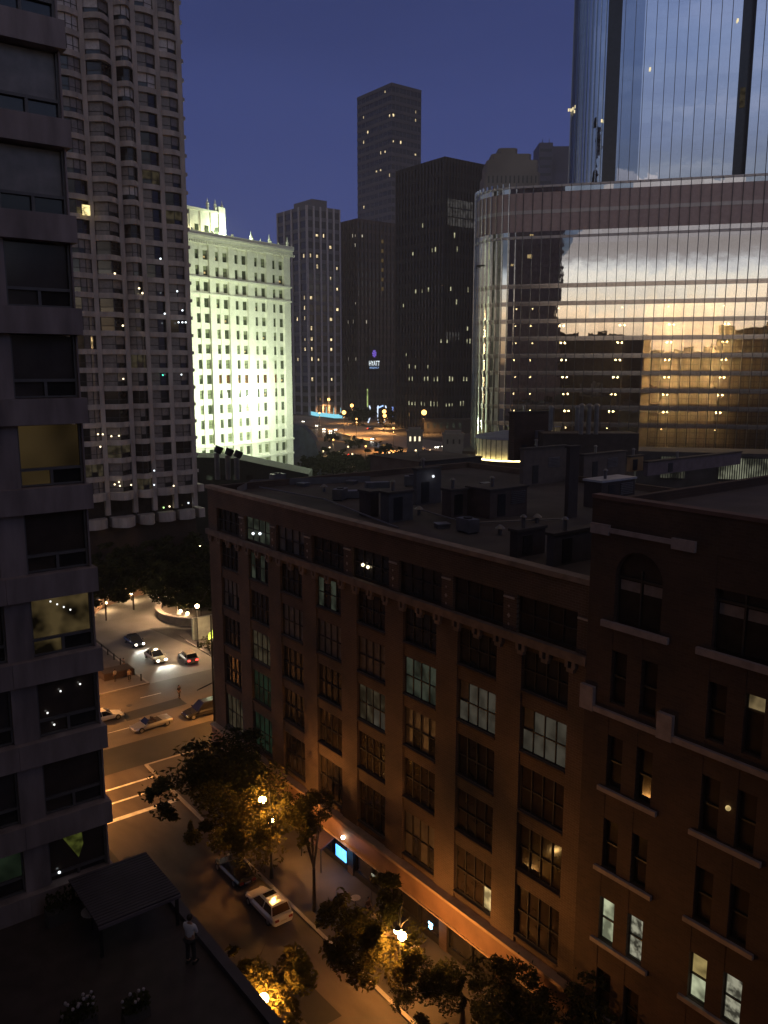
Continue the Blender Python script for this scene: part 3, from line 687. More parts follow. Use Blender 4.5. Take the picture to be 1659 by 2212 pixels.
    for x, y, z, p_ in ((-30.5, 2.2, 74.6, 260), (-26.0, 2.2, 74.6, 130)):
        MB().ball((x, y, z), .38).build('floodlight', glow('flood_lens', (1, .95, .6), 25), b); lamp((x, y + .7, z), p_, (1, .92, .45), b, .3)
    lamp((-20.2, 1.6, 75.8), 5200, FL, b, .4)
    # floodlights aimed up the facade from a roof below
    lamp((-30, -26, 32), 56000, FL, b, 1.0, 110, (-27, 0, 38)); lamp((-18.5, -4.5, 35), 7000, (.92, 1.0, .86), b, .8); lamp((-8, -24, 26), 12000, (.85, 1.0, .66), b, 1.0)
    lamp((-32, -16, 56), 4500, (.92, 1.0, .62), b, .8)
    MB().ball((-17.5, -.9, 34.3), .55).build('floodlight', glow('flood_lens_white', (.98, 1, .9), 12), b)
    return b
white_building()

# ================================================================== DISTANT TOWERS
def pbox(pc, pyt, f, pl, pr, zb=0.0):
    """grid-aligned block from its near corner (pixel column pc, top pyt, depth f) and its left and right ends"""
    C = deep(pc, pyt, f)
    a = ray(pl, pyt); Yl = C[0] * a[1] / a[0]           # left end: same X
    b_ = ray(pr, pyt); Xr = C[1] * b_[0] / b_[1]        # right end: same Y
    return C[0], C[1], Xr, Yl, C[2]
def far_tower(name, label, pc, pyt, f, pl, pr, floor, M_w, M_b, nL, nR, pier_w, band_h, lit, M_l, pier_out=.35, M_pier=None, roofbox=None, base=0.0):
    X0, Y0, X1, Y1, zt = pbox(pc, pyt, f, pl, pr)
    b = thing(name, label, 'building', (X0, Y0, 0))
    LX, LY = X1 - X0, Y1 - Y0
    MB().box(0.4, .4, base, LX, LY, zt).build('wall', M_b, b)
    MP = M_pier or M_w
    for n, ln, ax in ((nL, LY, 1), (nR, LX, 0)):
        for i in range(n + 1):
            t = ln * i / n
            if ax == 0: q = (max(0, t - pier_w / 2), -pier_out, min(ln, t + pier_w / 2), .4)
            else: q = (-pier_out, max(0, t - pier_w / 2), .4, min(ln, t + pier_w / 2))
            MB().box(q[0], q[1], base, q[2], q[3], zt).build('pier', MP, b)
    nf = int((zt - base) / floor)
    for k in range(nf + 1):
        z = zt - k * floor
        s = MB(); s.box(-.1, -.1, z - band_h, LX, .4, z - .002); s.box(-.1, .401, z - band_h, .4, LY, z - .002); s.build('floor_band', M_w, b)
    MB().box(.4, .4, zt - .01, LX, LY, zt + .01).build('roof', M_roof, b)
    if roofbox:
        h0, fx0, fx1, fy0, fy1 = roofbox; MB().box(LX * fx0, LY * fy0, zt, LX * fx1, LY * fy1, zt + h0).build('penthouse', M_w, b)
    wins = []
    for face, n, ln in ((0, nR, LX), (1, nL, LY)):
        for i in range(n):
            for k in range(nf):
                z1 = zt - k * floor - band_h; z0 = zt - (k + 1) * floor
                if z0 > base: wins.append((face, (i + .5) * ln / n, z0 + .05, z1 - .03, ln / n - pier_w))
    r = random.Random(len(label)); cache = {}
    far = [w_ for w_ in wins]; r.shuffle(far)
    litset = set()
    for (lpx, lpy) in lit:
        # nearest window to the measured pixel
        best = None
        for wi in wins:
            if wi[0] == 0: p = (X0 + wi[1], Y0, (wi[2] + wi[3]) / 2)
            else: p = (X0, Y0 + wi[1], (wi[2] + wi[3]) / 2)
            rr = p[0] * math.cos(AZ) - p[1] * math.sin(AZ); ff = p[0] * math.sin(AZ) + p[1] * math.cos(AZ); Z = p[2] - CAMZ
            d = ff * math.cos(PIT) - Z * math.sin(PIT); u = ff * math.sin(PIT) + Z * math.cos(PIT)
            e = (CXP + FPX * rr / d - lpx) ** 2 + (CYP - FPX * u / d - lpy) ** 2
            if best is None or e < best[0]: best = (e, wi)
        if best[0] < 500: litset.add(best[1])
    sel = list(litset) + [w_ for w_ in far if w_ not in litset][:max(0, 96 - len(litset))]
    for wi in sel:
        is_lit = wi in litset; face, t, z0, z1, ww = wi
        if is_lit: ww = min(ww, r.uniform(.9, 2.2)); z0 = z0 + (z1 - z0) * .25; z1 = min(z1, z0 + r.uniform(1.8, 3.4))
        key = (face, round(ww, 1), round(z1 - z0, 1), is_lit)
        if key not in cache:
            p = MB()
            hh = z1 - z0
            if face == 0: p.quad((-ww / 2, 0, 0), (ww / 2, 0, 0), (ww / 2, 0, hh), (-ww / 2, 0, hh))
            else: p.quad((0, ww / 2, 0), (0, -ww / 2, 0), (0, -ww / 2, hh), (0, ww / 2, hh))
            cache[key] = p.mesh('window', M_l if is_lit else M_glass)
        put('window', cache[key], b, (t, .30, z0) if face == 0 else (.30, t, z0))
    rest = MB(); ss = set(sel)
    for wi in wins:
        if wi in ss: continue
        face, t, z0, z1, ww = wi
        if face == 0: rest.quad((t - ww / 2, .3, z0), (t + ww / 2, .3, z0), (t + ww / 2, .3, z1), (t - ww / 2, .3, z1))
        else: rest.quad((.3, t + ww / 2, z0), (.3, t - ww / 2, z0), (.3, t - ww / 2, z1), (.3, t + ww / 2, z1))
    if rest.v: tag(rest.build('windows_beyond', M_glass, b), kind='stuff')
    return b, (X0, Y0, X1, Y1, zt)
def c3(x, y): return (372.7 + x * .3064, 406.6 + y * .3064)      # survey sheet scales
def c4(x, y): return (711.6 + x * .2247, 135.5 + y * .2247)
def c5(x, y): return (609.9 + x * .2860, 576.0 + y * .2860)
M_resw = mat('pale_concrete_pier', (.40, .37, .40), .8); M_resb = mat('grey_spandrel', (.12, .115, .13), .7)
lit1 = [c3(*p) for p in [(1030, 355), (1080, 365), (920, 450), (978, 450), (1045, 455), (1100, 430), (978, 470), (848, 525), (1020, 540), (1150, 580), (1100, 635), (1148, 690), (932, 740), (983, 765), (925, 830), (1145, 865), (862, 900), (918, 915), (985, 1000), (1108, 950), (932, 1055), (988, 1052), (1128, 1085), (1115, 1120), (968, 1145), (930, 1150), (1000, 1195), (862, 1175), (992, 1315), (992, 1362), (1108, 1368), (1010, 1200)]]
M_far_l = glow('far_lit_window', (1.0, .78, .42), 1.9, .5, .3)
TF = 760
far_tower('residential_tower', 'pale concrete residential high-rise with vertical piers behind the floodlit white building', 662, 443, TF, 598, 734, 9.0, M_resb, M_glass, 4, 5, 1.7, 3.2, lit1, M_far_l, .8, M_resw, (7, .25, .7, .1, .7))
lit2 = [c4(*p) for p in [(830, 505), (832, 580), (366, 668), (306, 733), (630, 725), (684, 740), (515, 845), (485, 845), (620, 540), (585, 545), (440, 1020), (470, 1030), (590, 1070), (635, 1080), (325, 545), (535, 270), (830, 885), (330, 1390)]]
far_tower('residential_tower', 'tallest dark blue glass residential tower against the sky, centre', 846, 178, 980, 771, 910.5, 9.0, mat('blue_grey_slab', (.085, .08, .095), .6), M_glass, 8, 8, 1.0, 3.6, lit2, M_far_l, -.15, mat('blue_grey_slab', (.085, .08, .095)), (0.1, .1, .9, .1, .9))
M_hy = mat('dark_brown_brick_clad', (.050, .032, .028), .8, var=.2, scale=.05)
lit3 = [c4(*p) for p in [(220, 1665), (262, 1690), (305, 1680), (262, 1780)]] + [c5(*p) for p in [(500, 450), (530, 445), (630, 410), (530, 405), (563, 242), (505, 670), (567, 675)]]
HB, HG = far_tower('hotel_tower', 'dark brown hotel slab carrying a small illuminated purple and white rooftop-style sign', 770, 472, 830, 737, 900, 9.0, M_hy, M_hy, 6, 16, 1.6, 3.0, lit3, glow('faint_lit_window', (.9, .8, .6), .6), .8, M_hy)
# lit stair strip on the hotel
st_ = MB(); sx0, sz0 = hit(824, 515, (HG[0], HG[1]), 0); sx1, sz1 = hit(824, 628, (HG[0], HG[1]), 0); z = sz1
while z < sz0: st_.box(sx0 - 1, -1.2, z, sx0 + 1.6, -.85, z + 3.4); z += 9
tag(st_.build('stair_windows', glow('dim_stair', (.45, .30, .10), .16), HB), kind='stuff')
# hotel sign
def text_mesh(txt, size, name, m, extr=.05):
    cu = bpy.data.curves.new(name, 'FONT'); cu.body = txt; cu.size = size; cu.extrude = extr; cu.align_x = 'CENTER'
    o = bpy.data.objects.new(name, cu); COL.objects.link(o); dg = bpy.context.evaluated_depsgraph_get(); dg.update()
    me = bpy.data.meshes.new_from_object(o.evaluated_get(dg)); bpy.data.objects.remove(o); me.name = name
    me.materials.clear(); me.materials.append(m); return me
sgx, sgz = hit(805.5, 797, (HG[0], HG[1]), 0)
sg = put('sign', MB().box(-6, 0, -1, 6, .3, 22).mesh('sign', M_dark), HB, (sgx, -2.2, sgz))
me = text_mesh('HYATT', 4.6, 'letters', glow('white_neon', (.85, .95, 1.0), 1.5)); o_ = put('letters', me, sg, (0, -.2, 3.2)); o_.rotation_euler = (R(90), 0, 0); o_.scale = (.92, 1.5, 1)
me = text_mesh('REGENCY', 2.0, 'letters', glow('blue_neon', (.35, .55, .95), 1.1)); o_ = put('letters', me, sg, (0, -.2, .4)); o_.rotation_euler = (R(90), 0, 0); o_.scale = (1.3, 1.2, 1)
em = MB()
for k in range(7):
    a = k * math.pi / 3.5; em.add([(0, -.3, 15), (2.6 * math.cos(a), -.3, 15 + 3.7 * math.sin(a)), (2.6 * math.cos(a + .62), -.3, 15 + 3.7 * math.sin(a + .62))], [(0, 1, 2)])
em.build('emblem', glow('violet_neon', (.26, .15, .85), .9), sg)
# dark steel office tower
lit5 = [c5(*p) for p in [(1265, 163), (1400, 172), (1320, 230), (1110, 185), (1060, 188), (1000, 198), (1400, 467), (1400, 532), (1390, 540), (1410, 530), (1000, 710), (1100, 765), (965, 765), (930, 705), (908, 270), (1200, 582), (1245, 592)]] + [c4(*p) for p in [(1000, 1805), (1020, 1800), (1240, 1800), (1210, 1615), (792, 1780), (890, 1600)]]
lit5 += [c5(x, 885) for x in (960, 985, 1070, 1095, 1150, 1180, 1265, 1290, 1365, 1390)] + [c5(x, 1000) for x in (955, 980, 1010, 1050, 1080, 1110, 1140, 1180, 1240, 1265, 1290, 1335, 1365)]
M_blk = mat('black_steel', (.020, .017, .015), .6, .2, var=.2, scale=.05)
KB, KG = far_tower('office_tower', 'black steel and glass office tower, broad and flat topped, right of centre', 961, 338, 560, 856, 1056, 8.4, M_blk, M_blk, 15, 15, .9, 2.8, lit5, glow('office_lit', (.85, .82, .50), .75, .6, .4), .5)
row = MB()                                   # dim grey-lit office floors
for y_, a, b_ in ((1360, 1130, 1370), (1450, 1130, 1380), (1540, 1130, 1380)):
    x0, z0 = hit(*c4(a, y_ + 22), (KG[0], KG[1]), 0); x1, _ = hit(*c4(b_, y_ + 22), (KG[0], KG[1]), 0); x = x0
    while x < x1: row.box(x, -.62, z0, x + 1.6, -.56, z0 + 5.0); x += 2.3
for y_, a, b_ in ((535, 945, 1160), (295, 985, 1115), (540, 1235, 1330)):
    x0, z0 = hit(*c5(a, y_ + 12), (KG[0], KG[1]), 0)
    if x0 < 0: x0 = 1
    x1, _ = hit(*c5(b_, y_), (KG[0], KG[1]), 0); x = x0
    while x < x1: row.box(x, -.62, z0, x + 1.0, -.56, z0 + 5.0); x += 2.6
tag(row.build('dim_office_windows', glow('dim_office', (.26, .25, .24), .22, .6, .3), KB), kind='stuff')
# domed limestone tower and the blue tower beside it
def limestone_tower():
    f = 430; z = lambda y: deep(1100, y, f)[2]; C = deep(1128, 400, f)
    b = thing('office_tower', 'grey limestone tower with stepped rounded top rising behind the curved glass building', 'building', (C[0], C[1], 0), R(-37.5))
    m = mat('grey_limestone', (.20, .175, .155), .85, scale=.06, var=.2)
    s = f / 1823.0
    t = MB(); tiers = [(1050, 1166, 372, 0), (1053, 1163, 345, .3), (1060, 1150, 331, .8), (1072, 1124, 318, 1.4)]
    for i, (a, e, y, back) in enumerate(tiers):
        x0, x1 = (a - 1128) * s, (e - 1128) * s
        zlo = 0 if i == 0 else z(tiers[i - 1][2]) - .001
        t.prism([(x0 + back + 1.2, back), (x1 - back - 1.2, back), (x1 - back, back + 1.5), (x1 - back, 22 - back), (x0 + back, 22 - back), (x0 + back, back + 1.5)], zlo, z(y))
    t.build('wall', m, b)
    x = (1058 - 1128) * s; n = 0
    wm_ = MB().box(-.35, 0, 0, .35, .1, 3.4).mesh('window', M_glass)
    while x < (1156 - 1128) * s:
        for k in range(5): put('window', wm_, b, (x, -.06, z(372) - 5 - k * 5.2))
        x += 2.1
    for xx, yy in ((1107, 545 + 0), (1106, 398)): pass
    MB().box((1107 - 1128) * s, -.2, z(547) + 0, (1107 - 1128) * s + .8, -.1, z(540)).build('lit_window', M_far_l, b)
    C2 = deep(1180, 308, 520); b2 = thing('office_tower', 'blue glass tower top with antenna masts between limestone tower and tall glass tower', 'building', (C2[0], C2[1], 0), R(-37.5))
    k = 520 / 1823.0; mb = MB(); mb.box(-14 * k, 0, 0, 14 * k, 20, C2[2]); mb.box(14 * k, 2, 0, 50 * k, 20, C2[2] - 1.5); mb.build('wall', mat('blue_cladding', (.075, .075, .12), .5, var=.2, scale=.1), b2)
    for q in range(6): MB().box(-12 * k, -.15, C2[2] - 5 - q * 4.5, 12 * k, 0, C2[2] - 3.4 - q * 4.5).build('window_band', mat('blue_band_glass', (.03, .03, .05), .2), b2)
    for xx in (-6 * k, 8 * k): MB().cyl((xx, 3, C2[2]), (xx, 3, C2[2] + 3), .25, .1, 6).build('mast', M_dark, b2)
limestone_tower()

# ================================================================== CURVED GLASS TOWER (right)
GL = curtain_wall('coated_glass', (.86, .88, .90), .72); GLu = curtain_wall('coated_glass_blue', (.86, .90, 1.0), .84)
M_rail = mat('dull_sill_rail', (.50, .46, .44), .25, .9, var=.08)
GLd = curtain_wall('coated_glass_dim_sky', (.48, .55, .70), .72)  # dimmer mirrored sky put into the glass tint
def glass_tower():
    o = plan((1110 - 829.5) / 1823 * 190 * 1.0, 190); o = deep(1110, 780, 190)[:2]
    ex, ey = plan(.968, -.25); an = math.atan2(ey, ex)
    b = thing('glass_tower', 'huge curved glass tower mirroring the sunset clouds, with steel fins and stepped upper shaft', 'building', (o[0], o[1], 0), an)
    W = 74.0; RR = 10.5; zr = 80.6; z0 = 22.0
    n = 10
    arcp = [(-RR * math.sin(math.pi / 2 * i / n), RR - RR * math.cos(math.pi / 2 * i / n)) for i in range(n + 1)]     # from (0,0) to (-R,R)
    def outline(off): 
        A_ = [(-(RR + off) * math.sin(math.pi / 2 * i / n), RR - (RR + off) * math.cos(math.pi / 2 * i / n)) for i in range(n, -1, -1)]
        return [(-RR - off, 40)] + A_ + [(W, -off)]
    def ring(z0_, z1_, off, th, m, name):
        a = outline(off); c = outline(off - th); s = MB()
        for i in range(len(a) - 1):
            s.add([(*a[i], z0_), (*a[i + 1], z0_), (*a[i + 1], z1_), (*a[i], z1_), (*c[i], z0_), (*c[i + 1], z0_), (*c[i + 1], z1_), (*c[i], z1_)], [(0, 1, 2, 3), (3, 2, 6, 7), (0, 4, 5, 1), (5, 4, 7, 6)])
        return s.build(name, m, b)
    # floors: (glass z0,z1); spandrel in between
    sp = [29.2 + 3.77 * k for k in range(9)]
    rnp = random.Random(9)
    def glassrow(z0_, z1_):
        # each floor's ribbon of panes, every pane a hair out of true
        a = outline(0); s = MB(); pts = []
        for i in range(len(a) - 1):
            L_ = math.dist(a[i], a[i + 1]); k = max(1, round(L_ / 2.02))
            for j in range(k): pts.append((a[i][0] + (a[i + 1][0] - a[i][0]) * j / k, a[i][1] + (a[i + 1][1] - a[i][1]) * j / k))
        pts.append(a[-1])
        for i in range(len(pts) - 1):
            t1, t2, t3 = (rnp.uniform(-.006, .006) for _ in range(3))
            p, q = pts[i], pts[i + 1]; s.add([(p[0], p[1] + t1, z0_), (q[0], q[1] + t2, z0_), (q[0], q[1] + t3, z1_), (p[0], p[1] + t1 + t3 - t2, z1_)], [(0, 1, 2, 3)])
        return s.build('glass_ribbon', GL, b)
    prev = 23.0
    for z in sp:
        glassrow(prev, z); ring(z, z + .95, .06, .3, M_spand, 'spandrel'); ring(z + .62, z + .95, .14, .2, M_rail, 'sill_rail'); prev = z + .95
    glassrow(prev, 69.9); ring(69.9, 70.45, .14, .3, M_trim, 'spandrel'); glassrow(70.45, 71.4)
    ring(71.4, 75.1, .05, .3, M_mauve, 'louvre_band'); ring(75.1, 75.85, .14, .3, M_trim, 'spandrel'); ring(75.85, 79.5, .05, .3, M_mauve, 'louvre_band'); glassrow(79.5, 80.5); ring(80.5, 80.95, .16, .6, M_trim, 'roof_edge')
    # mullions on the flat face, polished fins round the corner
    fl = MB().box(-.05, -.32, 23, .05, 0, 80.9).mesh('mullion', M_mull); x = 1.2
    while x < W: put('mullion', fl, b, (x, 0, 0)); x += 2.02
    fb = MB().box(-.07, -.42, 23, .07, 0, 81.6).mesh('fin', M_steel)
    for i in range(0, 12):
        t = math.pi / 2 * (i + .3) / 11.5; put('fin', fb, b, (-RR * math.sin(t), RR - RR * math.cos(t), 0), -t)
    # parking levels behind the glass: slabs, dark rear wall, ceiling lamps; added gold glow wall, grid and fill lamps
    for k in range(9):
        z = 29.2 + 3.77 * k; MB().add([(-RR + 1, 12, z + .55), (-3, 2.5, z + .55), (1, .35, z + .55), (W, .35, z + .55), (W, 30, z + .55), (-RR + 1, 30, z + .55)], [(0, 1, 2, 3, 4, 5)]).build('floor_slab', mat('garage_slab', (.22, .18, .14), .8), b)
    MB().box(-RR + 1.2, 9.5, 23, 28, 9.8, 70).build('rear_or_glow_wall', mat('garage_wall_dark', (.06, .05, .04), .8), b)
    MB().box(28, 6.5, 23, W, 6.8, 70).build('rear_or_glow_wall', mat('gold_glow_wall', (.46, .38, .26), .8, var=.4, scale=.35), b)  # ochre wall stands in for gold light mirrored in the glass
    MB().box(-RR + 1.2, 3, 64.9, W, 9.49, 65.1).build('floor_slab', M_concD, b)
    sc_ = MB()
    x = 30.3
    while x < W: sc_.box(x, 5.9, 23, x + .16, 6.0, 61); x += 1.05
    z = 24
    while z < 61: sc_.box(30.3, 5.80, z, W, 5.895, z + .22); z += 1.25
    tag(sc_.build('gold_glow_grid', mat('glow_grid_dark', (.05, .035, .025), .6), b), kind='stuff')  # grid added for the pattern in the mirrored gold
    gcols = [(1111, 1.0), (1145, 1.0), (1215, 2.0), (1325, 2.0), (1437, 2.5), (1555, 2.2)]
    lm = MB().ball((0, 0, 0), .22).mesh('ceiling_lamp', glow('garage_lamp', (1, .74, .36), 60)); lm2 = MB().ball((0, 0, 0), .16).mesh('ceiling_lamp', glow('garage_lamp_small', (1, .74, .36), 30))
    for k in range(9):
        z = 29.2 + 3.77 * k - .45
        if k == 8: continue
        for ci, (pxc, s_) in enumerate(gcols):
            s0, _ = hit(pxc, 750, o, an)
            if ci < 4 and k > 7: continue
            big = s_ >= 2 and 1 <= k <= 6
            jit = rnp.uniform(-.25, .25)
            if ci == 2: jit = (k - 3) * -.35
            if ci == 3: jit = (k - 3) * .3
            put('ceiling_lamp', lm if big else lm2, b, (s0 * 1.015 + jit, 2.4, z)); 
            if big: put('ceiling_lamp', lm, b, (s0 * 1.015 + jit + .9, 2.8, z))
            if ci >= 4: lamp((s0 + jit + (1.5 if ci == 4 else -1), 2.0, z - .6), (17000 if ci == 4 else 13000) * (.12, .2, .45, .8, 1, 1.2, 1.2, 1.0, 1.0)[k], (1, .68, .34), b, .3)  # added fill lamps make the ochre wall glow gold
            elif ci >= 2 and k % 2: lamp((s0 + jit, 2.4, z - .2), 120, (1, .62, .24), b, .3)
    # podium below
    MB().box(-RR - 1, .8, .1, W, 38, 23).build('podium', mat('podium_stone', (.06, .045, .035), .7), b)
    MB().add([(-RR + .4, 40, 80.7), (-RR + .4, RR, 80.7), (0, .6, 80.7), (W, .6, 80.7), (W, 40, 80.7)], [(0, 1, 2, 3, 4)]).build('roof', M_roof, b)
    # upper shaft, set back
    ou = deep(1322, 600, 218)[:2]; dxu, dyu = ou[0] - o[0], ou[1] - o[1]; lx = dxu * math.cos(an) + dyu * math.sin(an); ly = -dxu * math.sin(an) + dyu * math.cos(an)
    u = put('upper_shaft', None, b, (lx, ly, 0), R(2.4)); RU = 11.5; WU = 62; zt = 168
    def oline(off): return [(-RU - off, 30)] + [(-(RU + off) * math.sin(math.pi / 2 * i / n), RU - (RU + off) * math.cos(math.pi / 2 * i / n)) for i in range(n, -1, -1)] + [(WU, -off)]
    a = oline(0); rk = random.Random(4)
    rx0, rx1 = hit(1593, 200, ou, an + R(2.4))[0], hit(1622, 200, ou, an + R(2.4))[0]
    sdim = hit(1392, 200, ou, an + R(2.4))[0]
    for k in range(26):
        z = 81 + 3.35 * k; s = MB(); pts = []
        aa = a[:-1] + [(rx0, 0)]
        for i in range(len(aa) - 1):
            L_ = math.dist(aa[i], aa[i + 1]); kk = max(1, round(L_ / 2.44))
            for j in range(kk): pts.append((aa[i][0] + (aa[i + 1][0] - aa[i][0]) * j / kk, aa[i][1] + (aa[i + 1][1] - aa[i][1]) * j / kk))
        pts.append(aa[-1]); segs = list(zip(pts[:-1], pts[1:])) + [((rx1 + q * 3.1, 0), (rx1 + q * 3.1 + 3.1, 0)) for q in range(6)]
        for p, q in segs[:-6]:
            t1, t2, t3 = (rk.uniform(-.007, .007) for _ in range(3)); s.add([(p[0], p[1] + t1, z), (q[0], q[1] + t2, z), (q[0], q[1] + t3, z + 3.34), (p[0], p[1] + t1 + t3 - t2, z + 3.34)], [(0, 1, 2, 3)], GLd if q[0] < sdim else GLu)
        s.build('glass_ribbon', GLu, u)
        s2 = MB()
        for p, q in segs[-6:]: s2.quad((p[0], 0, z), (q[0], 0, z), (q[0], 0, z + 3.34), (p[0], 0, z + 3.34))
        s2.build('glass_ribbon', GLu, u)
    MB().box(rx0, 2.4, 80, rx1, 2.6, zt).build('recess', mat('dark_blue_recess', (.018, .02, .035), .15), u)
    rs = MB(); rs.box(rx0 - .01, .02, 80, rx0 + .1, 2.4, zt); rs.box(rx1 - .1, .02, 80, rx1 + .01, 2.4, zt); rs.build('recess_side', mat('dark_blue_recess', (.018, .02, .035)), u)
    for zz in (150.5, 104): MB().box(rx0 + 1, 2.2, zz, rx0 + 2.2, 2.35, zz + 4.5).build('lit_window', M_litD, u)
    inn = MB(); inn.box(-RU + 1, 12, 80, 2, 14, zt); inn.box(1.5, 4, 80, WU, 5, zt); inn.build('core', mat('dark_core', (.02, .02, .025), .8), u)
    fl2 = MB().box(-.05, -.22, 80, .05, 0, zt).mesh('mullion', M_mull); x = .4
    while x < WU:
        if not rx0 < x < rx1: put('mullion', fl2, u, (x, 0, 0))
        x += 2.44
    fb2 = MB().box(-.06, -.35, 80, .06, 0, zt).mesh('fin', M_steel)
    for i in range(0, 15):
        t = math.pi / 2 * (i + .4) / 14.8; put('fin', fb2, u, (-RU * math.sin(t), RU - RU * math.cos(t), 0), -t)
    MB().box(-3.6, -.45, 80, -.4, -.05, zt).build('dark_strip', mat('dark_recess_glass', (.02, .022, .03), .2), u)
    for p in ((1229, 213), (1234, 213), (1239, 213), (1244, 213), (1241, 222), (1300, 260), (1404, 150), (1593, 45)):
        s_, z_ = hit(*p, ou, an + R(2.4))
        if s_ < 0: t = math.asin(min(.99, -s_ / RU)); y_ = RU - RU * math.cos(t)
        else: y_ = 0
        MB().box(s_ - .2, y_ - .5, z_ - .35, s_ + .2, y_ - .4, z_ + .35).build('lit_window', glow('far_lit_point', (1, .82, .45), 1.1), u)
    # ceiling lights glimpsed on the lower face
    for p, q in (((1148, 508), .35), ((1144, 553), .5), ((1106, 572), .3)):
        s_, z_ = hit(*p, o, an); MB().box(s_ - q, .3, z_ - q * .8, s_ + q, .4, z_ + q * .8).build('lit_window', glow('glimpsed_light', (1, .75, .35), 3.5), b)
    return b
glass_tower()

# rotunda with glowing slatted skirt
def rotunda():
    C = deep(1108, 1000, 172); zb = C[2]; zt = deep(1060, 938, 166)[2]
    b = thing('rotunda', 'low round pavilion with slatted wall glowing pale yellow at the foot of the glass tower', 'pavilion', (C[0], C[1], 0)); r0 = 7.4
    w_ = MB(); n = 48
    zb = deep(1075, 997, 165)[2]; zt = deep(1075, 951, 165)[2]
    for i in range(n):
        a0, a1 = 2 * math.pi * i / n, 2 * math.pi * (i + 1) / n
        w_.add([(r0 * math.cos(a0), r0 * math.sin(a0), zb), (r0 * math.cos(a1), r0 * math.sin(a1), zb), (r0 * 1.05 * math.cos(a1), r0 * 1.05 * math.sin(a1), zt), (r0 * 1.05 * math.cos(a0), r0 * 1.05 * math.sin(a0), zt)], [(0, 1, 2, 3)])
    w_.build('wall', mat('cream_slats', (.70, .64, .45), .6), b)
    s = MB().box(-.06, -.05, zb, .06, .05, zt).mesh('slat', M_frame)
    for i in range(40):
        a = 2 * math.pi * i / 40; put('slat', s, b, (r0 * 1.06 * math.cos(a), r0 * 1.06 * math.sin(a), 0), a)
    ringm = MB()
    for i in range(n):
        a0, a1 = 2 * math.pi * i / n, 2 * math.pi * (i + 1) / n; R1, R2 = r0 + .35, r0 + .75
        ringm.add([(R1 * math.cos(a0), R1 * math.sin(a0), zb + .25), (R1 * math.cos(a1), R1 * math.sin(a1), zb + .25), (R2 * math.cos(a1), R2 * math.sin(a1), zb + .25), (R2 * math.cos(a0), R2 * math.sin(a0), zb + .25), (R1 * math.cos(a0), R1 * math.sin(a0), zb + .02), (R1 * math.cos(a1), R1 * math.sin(a1), zb + .02), (R2 * math.cos(a1), R2 * math.sin(a1), zb + .02), (R2 * math.cos(a0), R2 * math.sin(a0), zb + .02)], [(0, 1, 2, 3), (3, 2, 6, 7), (1, 0, 4, 5)])
    ringm.build('light_strip', glow('strip_light', (1.0, .80, .34), 7), b)
    c = MB(); c.cyl((0, 0, zt), (0, 0, zt + .5), r0 * 1.09, r0 * 1.02, 40); c.cyl((0, 0, zt + .5), (0, 0, zt + 1.4), r0 * 1.0, r0 * .3, 40); c.build('roof', mat('blue_lead_roof', (.14, .15, .20), .5), b)
    MB().cyl((0, 0, .1), (0, 0, zb), r0 + 1.2, None, 40).build('base', M_brickD, b)
rotunda()

# ================================================================== ROOFTOPS between the brick block and the glass tower
def roof_block(name, label, pc, pyt, f, pl, pr, zb, m, m2=None, cap=None, cat='roof structure'):
    X0, Y0, X1, Y1, zt = pbox(pc, pyt, f, pl, pr)
    b = thing(name, label, cat, (X0, Y0, zb)); LX, LY, H = X1 - X0, Y1 - Y0, zt - zb
    MB().box(0, 0, 0, LX, LY, H).build('wall', m, b)
    c = MB(); c.box(-.12, -.12, H, LX + .1, LY + .1, H + .18); c.build('roof', m2 or M_roof, b)
    if H > 1.5 and LX > 1.5:
        x = LX * .2; MB().box(x, -.05, .15, x + .9, .05, min(2.1, H - .3)).build('door', M_dark, b)
        if LX > 3:
            q = MB(); xa, xb_, za = LX * .55, min(LX - .3, LX * .55 + 1.8), H * .45; n_ = 7
            for k in range(n_): q.box(xa, -.08, za + k * .16, xb_, .03, za + k * .16 + .08)
            if za + n_ * .16 < H: q.build('louvre', M_metal, b)
        q = MB(); q.cyl((LX * .3, LY * .4, H + .15), (LX * .3, LY * .4, H + .9), .14, None, 8); q.cyl((LX * .3, LY * .4, H + .9), (LX * .3, LY * .4, H + 1.05), .24, .1, 8); q.build('vent', M_metal, b)
    return b, LX, LY, H
ZR = 29.66
def rbox(label, pc, pyt, pyb, pl, pr, m, m2=None, cat='roof structure', name='penthouse'):
    p = at(pc, pyb, ZR); f = p[0] * math.sin(AZ) + p[1] * math.cos(AZ)
    return roof_block(name, label, pc, pyt, f, pl, pr, ZR, m, m2, cat=cat)
M_rgb = mat('render_grey_brown', (.10, .078, .068), .85); M_rd = mat('render_dark', (.05, .038, .034), .85); M_rs = mat('render_slate', (.075, .068, .068), .8); M_rb = mat('render_brown', (.085, .060, .05), .85)
roof_block('penthouse', 'dark rooftop plant house, tallest box on the warehouse roof', 1112, 893, 112, 1100, 1192, ZR, M_brickD)
rbox('wide grey brown rooftop wall block below the tall plant house', 1132, 972, 1050, 1124, 1226, M_rgb)
rbox('tall square dark brick chimney stack on the warehouse roof', 1232, 968, 1120, 1224, 1252, M_rd, cat='chimney', name='chimney')
rbox('rooftop hut with pale bluish slab roof, right of centre', 1300, 1043, 1100, 1262, 1372, M_rd, mat('pale_slab', (.34, .34, .37), .6))
rbox('tan rooftop wall block behind the hut with the pale slab roof', 1262, 985, 1040, 1252, 1352, M_rgb)
roof_block('penthouse', 'small rooftop box with warm lamplight put into its wall colour', 1362, 988, 100, 1355, 1390, ZR, mat('lamplit_render', (.30, .18, .08), .8))  # warm lamplight put into the wall colour
